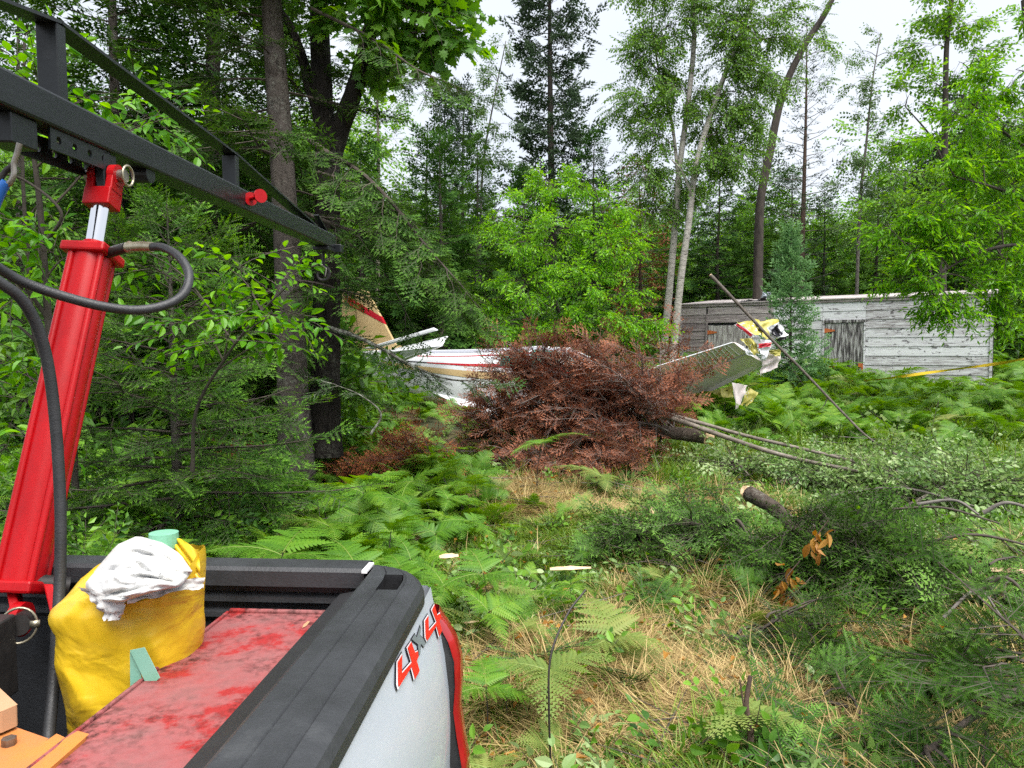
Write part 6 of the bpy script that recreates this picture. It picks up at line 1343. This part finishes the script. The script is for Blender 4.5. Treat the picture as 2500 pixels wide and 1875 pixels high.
for px, py, Y_, k, s, lab, src, rz_ in FL:
    me = globals()[src]; me = me[k % len(me)]; o = bpy.data.objects.new('fern_plant', me); COL.objects.link(o); p = at(px, py, Y_)
    o.location = (p[0], Y_, float(gz(p[0], Y_))); o.rotation_euler = (.05, -.05, rz_); o.scale = (s, s, s); tag(o, lab, 'fern')
# fern stalk standing dark in the foreground
g = G(); tube(g, crom(pth((1345, 1880, 2.9), (1340, 1720, 2.9), (1345, 1600, 2.95), (1385, 1500, 3.05), (1430, 1440, 3.15)), 20), .0045, 6); tag(g.build('bare_fern_stalk', B_['stalk'], loc=at(1345, 1880, 2.9)), 'thin dark bare fern stalk rising in the foreground by the truck', 'fern stalk')

# ------------------------------------------------------------------ felled brown conifer in front of the wreck
dead_prof = None
def heap(name, label, cat, log, r0, r1, n, lmin, lmax, tm, sl, leafm, barkm, seed, up=(.1, .9), twig='twig', cutend=None, spread=1.0, floor=True, zlift=0, az0=None, bare=0, sec=.16, dr=(.15, .55), br=.010):
    """a felled tree: a log lying along a path with its boughs sticking up and out"""
    q = np.random.default_rng(seed); P = crom(log, 16); root = empty(name, P[0], label, cat)
    g = G(); tube(g, P, np.linspace(r0, r1, 16), 12, 0, True, .03); g.build('trunk', B_[barkm], root, smooth=True)
    if cutend is not None:
        d = nrm(P[0] - P[1]); g = G(); tube(g, [P[0] + d * .002, P[0] + d * .02, P[0] + d * (.03 + r0 * .9)], [r0 * .99, r0 * .95, r0 * .5], 10, 0, True, .28); g.build('cut_end', B_['cut_wood'], root)
    gc = G(); D = np.gradient(P, axis=0)
    for k in range(n):
        t = q.uniform(bare, 1); i_ = min(15, int(t * 15)); d = nrm(D[i_]); s = nrm(np.cross([0, 0, 1.], d)); a = q.uniform(-1, 1) * 1.5 * spread; u_ = q.uniform(*up)
        dd = d * q.uniform(.1, .8) + s * math.sin(a) + np.array([0, 0, 1.]) * u_
        bough(gc, P[i_] + q.normal(0, .05, 3), dd, q.uniform(lmin, lmax) * (1.1 - .5 * t), q, tm, sl, q.uniform(*dr), .05, sec, r=br, leafy=.12, flat=.9, thin=.9)
    V = np.concatenate(gc.V)
    if floor:                                       # boughs rest on the ground, not in it
        gnd = gz(V[:, 0], V[:, 1]) + .01; low = V[:, 2] < gnd; V[low, 2] = gnd[low] + np.abs(V[low, 2] - gnd[low]) * .08
    gc.V = [V]
    gc.build('foliage', [F_[leafm], B_[twig]], root)
    return root
zg = lambda p, h: np.array([p[0], p[1], float(gz(p[0], p[1])) + h])
L0 = [zg(at(1722, 1068, 10.6), .18), zg(at(1600, 1050, 10.9), .22), zg(at(1450, 1030, 11.3), .25), zg(at(1300, 1010, 11.7), .35), zg(at(1150, 990, 12.0), .3)]
L0[0] = at(1722, 1066, 10.6); L0[1] = at(1600, 1052, 10.9); L0[2] = at(1450, 1032, 11.3)
heap('felled_brown_conifer', 'felled conifer with rust brown dead needles lying in front of the aircraft', 'tree', L0, .105, .05, 96, 1.0, 2.35, SPB, .30, 'dead', 'log', 301, up=(.15, 2.3), cutend=True, bare=.19, sec=.26, twig='grey_twig', br=.016)
hp_ = [at(1640, 1040, 11.0), at(1660, 990, 11.0), at(1650, 930, 11.0)]
heap('felled_brown_conifer', 'rust brown crown of a second dead conifer, nearer the truck, covering the cabin', 'tree', [zg(at(1560, 1110, 10.6), .15), at(1450, 1010, 10.9), at(1350, 950, 11.2), at(1250, 900, 11.5)], .05, .015, 70, .7, 1.6, SPB, .28, 'dead', 'twig', 306, up=(-.3, 1.7), sec=.22, twig='grey_twig', br=.014)
heap('brown_bough', 'upright rust brown dead bough in front of the grey wing', 'branch', [at(1610, 1080, 11.0), at(1640, 1000, 11.0), at(1655, 930, 11.0)], .02, .01, 20, .3, .75, SPB, .24, 'dead', 'twig', 302, up=(.2, 1.2), floor=False)
heap('brown_bough', 'tall feathery dead bough rising before the cabin windows', 'branch', [at(1330, 1060, 11.0), at(1320, 930, 11.1), at(1335, 830, 11.2)], .02, .008, 30, .35, .85, SPB, .25, 'dead', 'grey_twig', 307, up=(.2, 1.3), floor=False)
heap('brown_bough', 'tall feathery dead bough rising before the windscreen', 'branch', [at(1450, 1060, 10.9), at(1455, 940, 11.0), at(1440, 840, 11.1)], .02, .008, 30, .35, .8, SPB, .25, 'dead', 'grey_twig', 308, up=(.2, 1.3), floor=False)
heap('brown_bough', 'low rust brown dead bough spread at the foot of the felled conifer', 'branch', [zg(at(1600, 1140, 10.2), .1), zg(at(1500, 1140, 10.2), .15), zg(at(1420, 1150, 10.1), .1)], .02, .01, 52, .45, 1.0, SPB, .25, 'dead', 'twig', 303, up=(.0, .7), twig='grey_twig')
heap('brown_bough', 'low rust brown dead bough spread before the middle of the felled conifer', 'branch', [zg(at(1420, 1110, 10.4), .1), zg(at(1320, 1100, 10.5), .2), zg(at(1220, 1090, 10.6), .15)], .02, .01, 40, .45, 1.0, SPB, .25, 'dead', 'twig', 309, up=(.0, .7), twig='grey_twig')
heap('brown_bough', 'orange brown dead branches among the ferns near the grey trunk', 'branch', [zg(at(1075, 1085, 9.3), .25), zg(at(960, 1070, 9.3), .35), zg(at(850, 1075, 9.3), .3)], .02, .01, 40, .4, .95, SPB, .26, 'dead_orange', 'twig', 304, up=(.1, .7))
heap('brown_bough', 'small orange dead bough behind the young bushy fir', 'branch', [zg(at(640, 1050, 8.6), .5), zg(at(600, 1040, 8.6), .55), zg(at(560, 1045, 8.6), .5)], .015, .008, 10, .3, .5, SPB, .24, 'dead_orange', 'twig', 305, up=(.1, .7), floor=False)
# ------------------------------------------------------------------ cut green boughs in the clearing
heap('felled_spruce', 'cut green spruce top lying in the middle of the clearing', 'branch', [zg(at(1850, 1345, 6.2), .12), zg(at(1720, 1320, 6.3), .14), zg(at(1590, 1310, 6.4), .14), zg(at(1480, 1320, 6.5), .10)], .035, .015, 48, .35, .95, SPB, .26, 'cut_green', 'dark', 311, up=(.1, 1.0), sec=.12)
heap('felled_spruce', 'dark green felled spruce with its sawn log end sticking up', 'tree', [at(1830, 1205, 6.4), at(1905, 1252, 6.0), zg(at(1985, 1330, 5.6), .22), zg(at(2110, 1420, 5.3), .2), zg(at(2260, 1480, 5.05), .15)], .068, .03, 145, .4, .9, SPB, .24, 'cut', 'log', 312, up=(.05, .8), dr=(.35, .8), cutend=True, bare=.40, sec=.12)
heap('cut_fir_bough', 'flat dark bough pile spread below the dark felled spruce', 'branch', [zg(at(1760, 1560, 4.6), .08), zg(at(1880, 1560, 4.5), .1), zg(at(2020, 1590, 4.4), .08)], .02, .01, 30, .3, .7, SPH, .26, 'cut', 'dark', 313, up=(.0, .45), sec=.13)
heap('cut_fir_bough', 'fir boughs heaped in the near corner of the clearing', 'branch', [zg(at(2620, 1700, 3.3), .35), zg(at(2480, 1760, 3.2), .3), zg(at(2330, 1830, 3.05), .2), zg(at(2230, 1890, 2.95), .1)], .02, .01, 22, .35, .8, SPN, .28, 'cut', 'twig', 314, up=(.0, .5), sec=.15)
heap('cut_fir_bough', 'pale flat fir spray lying on the straw in the foreground', 'branch', [zg(at(2150, 1840, 3.2), .06), zg(at(2080, 1770, 3.5), .08), zg(at(2010, 1700, 3.8), .06)], .012, .006, 14, .25, .55, SPN, .28, 'cut_green', 'twig', 315, up=(.0, .3), sec=.15)
heap('cut_fir_bough', 'green fir bough at the far right of the clearing beside the dark felled spruce', 'branch', [zg(at(2420, 1560, 4.7), .1), zg(at(2380, 1520, 4.9), .15), zg(at(2330, 1500, 5.1), .1)], .015, .008, 22, .3, .6, SPM, .24, 'cut_green', 'grey_twig', 316, up=(.0, .5), sec=.14)
heap('cut_fir_bough', 'small green bough on the bare ground before the brown conifer', 'branch', [zg(at(1690, 1190, 8.0), .06), zg(at(1640, 1185, 8.1), .08), zg(at(1590, 1190, 8.1), .06)], .012, .006, 14, .25, .5, SPM, .22, 'cut_green', 'grey_twig', 317, up=(.0, .4), sec=.14)
heap('cut_fir_bough', 'loose fir bough among the brush right of the sawn log', 'branch', [zg(at(2020, 1220, 7.4), .1), zg(at(2100, 1230, 7.3), .12), zg(at(2180, 1260, 7.1), .08)], .012, .006, 24, .3, .7, SPM, .24, 'cut', 'grey_twig', 318, up=(.0, .5), sec=.14)
# ------------------------------------------------------------------ poles, felled saplings, sticks
def pole(name, label, pts, r0, r1, barkm, twigs=(), cat='pole', cut=False):
    P = crom(pts, 26); root = empty(name, P[0], label, cat); g = G(); tube(g, P, np.linspace(r0, r1, 26), 9, 0, True, .05); g.build('stem', B_[barkm], root, smooth=True)
    for a_, b_, r in twigs:
        g = G(); i_ = int(a_ * 25); Q = crom([P[i_], (P[i_] + b_) / 2 + [0, 0, -.03], b_], 7); tube(g, Q, np.linspace(r, r * .35, 7), 6, 0, True); g.build('side_branch', B_[barkm], root, smooth=True)
    if cut: g = G(); d = nrm(P[0] - P[1]); tube(g, [P[0] + d * .001, P[0] + d * .01], [r0 * .95, r0 * .8], 9); g.build('cut_end', B_['cut_wood'], root)
    return root
pole('leaning_pole', 'long bare sapling pole leaning up in front of the torn wing tip', pth((1735, 672, 11.6), (1800, 740, 11.4), (1880, 825, 11.1), (1960, 905, 10.8), (2060, 1010, 10.4), (2125, 1072, 10.1), (2210, 1120, 9.8)), .027, .011, 'dark_pole',
     [(.62, at(2003, 1000, 10.6), .010), (.80, at(2075, 1052, 10.3), .01), (.93, at(2200, 1090, 9.5), .012), (.95, at(2290, 1180, 9.2), .012), (.42, at(1962, 940, 10.9), .006)], cut=True)
pole('felled_sapling', 'slim felled sapling lying across the brown conifer, the upper of two', pth((1425, 962, 11.2), (1560, 992, 10.9), (1700, 1030, 10.5), (1830, 1066, 10.1), (1990, 1103, 9.6), (2180, 1150, 9.0), (2400, 1190, 8.4)), .035, .014, 'pole', [(.7, at(2160, 1110, 9.3), .008), (.85, at(2330, 1160, 8.8), .008)])
pole('felled_sapling', 'slim felled sapling lying across the brown conifer, the lower of two', pth((1560, 1004, 10.7), (1650, 1025, 10.5), (1760, 1063, 10.1), (1870, 1100, 9.7), (1980, 1128, 9.3), (2170, 1165, 8.7), (2300, 1195, 8.2)), .042, .018, 'pole', [(.75, at(2120, 1120, 9.0), .008)])
for k, (a, b_, c, r, lab) in enumerate((((2060, 1150, 9.0), (2250, 1165, 8.7), (2520, 1180, 8.2), .014, 'thin felled stem lying in the leafy brush, farthest of those at the right edge'), ((2030, 1150, 8.4), (2200, 1190, 8.0), (2420, 1205, 7.6), .016, 'grey felled stem half buried in leafy brush'),
        ((2240, 1232, 7.4), (2330, 1250, 7.2), (2390, 1262, 7.0), .02, 'short grey stick in the brush above the fir boughs'), ((2400, 1265, 7.2), (2460, 1275, 7.1), (2560, 1280, 7.0), .022, 'pale grey branch entering from the right edge'),
        ((2180, 1240, 7.0), (2300, 1290, 6.7), (2440, 1297, 6.4), .014, 'dark branch lying under the grey sticks'), ((2250, 1345, 6.0), (2380, 1370, 5.8), (2560, 1400, 5.6), .016, 'long dark twig lying beyond the dark felled spruce'),
        ((2390, 1610, 4.4), (2450, 1640, 4.3), (2520, 1650, 4.2), .014, 'dark stick on the straw near the right edge'), ((2300, 1635, 4.2), (2380, 1625, 4.2), (2440, 1640, 4.1), .01, 'lichen pale twig on the straw near the right edge'),
        ((1770, 1300, 6.3), (1800, 1345, 6.1), (1832, 1365, 6.0), .02, 'bare broken branch beside the green spruce top'), ((2100, 1240, 7.0), (2150, 1300, 6.6), (2170, 1320, 6.4), .018, 'crooked bare branch behind the dark felled spruce'))):
    A, Bm, C = zg(at(*a), .26), zg(at(*b_), .36), zg(at(*c), .24); pole('fallen_stick', lab, [A, Bm, C], r, r * .5, 'grey_twig' if k in (1, 2, 3, 7) else 'twig', [(.4, zg(Bm + [.2, .25, 0], .25), r * .4), (.7, zg(Bm + [.35, -.15, 0], .15), r * .35)], cat='stick')
pole('snapped_stick', 'snapped upright stick with a pale tip in the foreground', pth((1828, 1880, 3.1), (1832, 1790, 3.1), (1822, 1720, 3.1), (1832, 1650, 3.12)), .016, .009, 'red', [(.45, at(1806, 1660, 3.1), .007), (.3, at(1860, 1700, 3.0), .004)], cat='stick')
# brush of felled leafy tops on the right
for k, (a, b_, n, lab) in enumerate((((1900, 1080, 9.9), (2120, 1110, 9.2), 90, 'leafy felled poplar top under the leaning pole'), ((2060, 1160, 9.0), (2300, 1130, 8.8), 110, 'leafy felled poplar top sprawling toward the right edge'), ((2200, 1200, 8.0), (2480, 1150, 8.4), 120, 'felled leafy top with grey undersides at the right edge'), ((1760, 1060, 10.4), (1830, 1110, 9.9), 40, 'small leafy shoots around the sawn end of the brown conifer'))):
    A, Bm = zg(at(*a), .12), zg(at(*b_), .25); q = np.random.default_rng(330 + k); P = crom([A, (A + Bm) / 2 + [0, 0, .15], Bm], 12); root = empty('felled_leafy_top', A, lab, 'branch')
    g = G(); tube(g, P, np.linspace(.03, .01, 12), 7, 0); g.build('stem', B_['pole'], root, smooth=True); gc = G(); i_ = q.integers(0, 12, n); d = q.normal(0, 1, (n, 3)) * [1, 1, .3] + [0, 0, .22]; l = q.uniform(.1, .75, n); e = P[i_] + nrm(d) * l[:, None]
    sticks(gc, P[i_], e, .006, .003, 3, 1); scatter_tmpl(gc, LF['brush'], np.tile(d, (3, 1)) + q.normal(0, .6, (3 * n, 3)), np.concatenate([e, P[i_] * .5 + e * .5, P[i_] * .25 + e * .75]), .34 * q.uniform(.6, 1.2, 3 * n), q, .9, .2)
    V = np.concatenate(gc.V); V[:, 2] = np.maximum(V[:, 2], gz(V[:, 0], V[:, 1]) + .01); gc.V = [V]; gc.build('foliage', [F_['brush'], B_['twig']], root)
# wood chips
def chip(px, py, Y_, l, w_, a, lab, h=.05):
    p = zg(at(px, py, Y_), h); M0 = rotz(a); g = G(); q = np.random.default_rng(int(px)); n = 7; V = []
    for k in range(n):
        f = k / (n - 1); ww = w_ * (math.sin(min(1, f + .12) * math.pi * .9) ** .6) * q.uniform(.8, 1.15); x = (f - .5) * l
        V += [M0 @ [x, -ww, 0] + p, M0 @ [x, 0, ww * .8] + p, M0 @ [x, ww, 0] + p, M0 @ [x, 0, -ww * .4] + p]
    g.add(V, [[k * 4 + c, k * 4 + (c + 1) % 4, (k + 1) * 4 + (c + 1) % 4, (k + 1) * 4 + c] for k in range(n - 1) for c in range(4)]); g.add(V, [[0, 1, 2, 3], [n * 4 - 1, n * 4 - 2, n * 4 - 3, n * 4 - 4]])
    tag(g.build('wood_chip', B_['cut_wood'], loc=p), lab, 'wood chip', 'pale wood chips in the clearing')
chip(1393, 1333, 5.6, .32, .028, .12, 'large pale wood chip lying left of the cut spruce top', .26)
chip(1592, 1262, 6.3, .24, .024, 1.4, 'pale upright splinter on top of the cut spruce boughs', .42)
chip(2470, 1492, 4.9, .26, .035, -.35, 'pale wood slab at the right edge of the clearing', .22)
chip(1150, 1290, 4.7, .10, .012, .3, 'small pale chip beyond the truck corner', .1)
chip(1168, 1555, 3.6, .10, .013, -.4, 'small pale chip beside the tail lamp', .2)
chip(1095, 1215, 5.3, .14, .035, .3, 'pale tan chip lying in the grass behind the tailgate', .3)
chip(1520, 968, 11.0, .28, .025, 1.2, 'pale broken branch stub on the brown conifer', .9)
# withered yellow leaves hanging on the dark boughs
for k, (rows, lab) in enumerate((([(2005, 1290), (1990, 1315), (1975, 1320), (1985, 1340)], 'clump of withered orange leaves on the dark felled spruce'), ([(1935, 1390), (1920, 1410), (1905, 1430), (1925, 1425)], 'withered tan leaves hanging lower on the dark felled spruce'), ([(1920, 1465), (1912, 1475), (1926, 1480)], 'yellow green withered leaves at the bottom of the dark heap'))):
    q = np.random.default_rng(340 + k); P = np.array([at(x, y, 5.0) for x, y in rows]); root = empty('withered_leaves', P[0], lab, 'leaves'); g = G(); V, F = leaf(.11, .42, .12, .25, 5); t_ = (np.array(V), [(np.array(F), np.zeros(len(F), int), np.full(len(F), .6))]); n = 4 * len(P)
    stamp(g, t_, frames(q.normal(0, .5, (n, 3)) - [0, 0, 1.0], roll=q.uniform(0, 6, n)), np.repeat(P, 4, 0) + q.normal(0, .03, (n, 3)), q.uniform(.6, 1.1, n), q.normal(0, .15, n)); g.build('leaf_cluster', F_['dryleaf'], root)
    g = G(); tube(g, crom([P[0] + [.05, 0, .06], P[1], P[-1] - [0, 0, .02]], 8), .004, 5); g.build('stem', B_['red'], root)
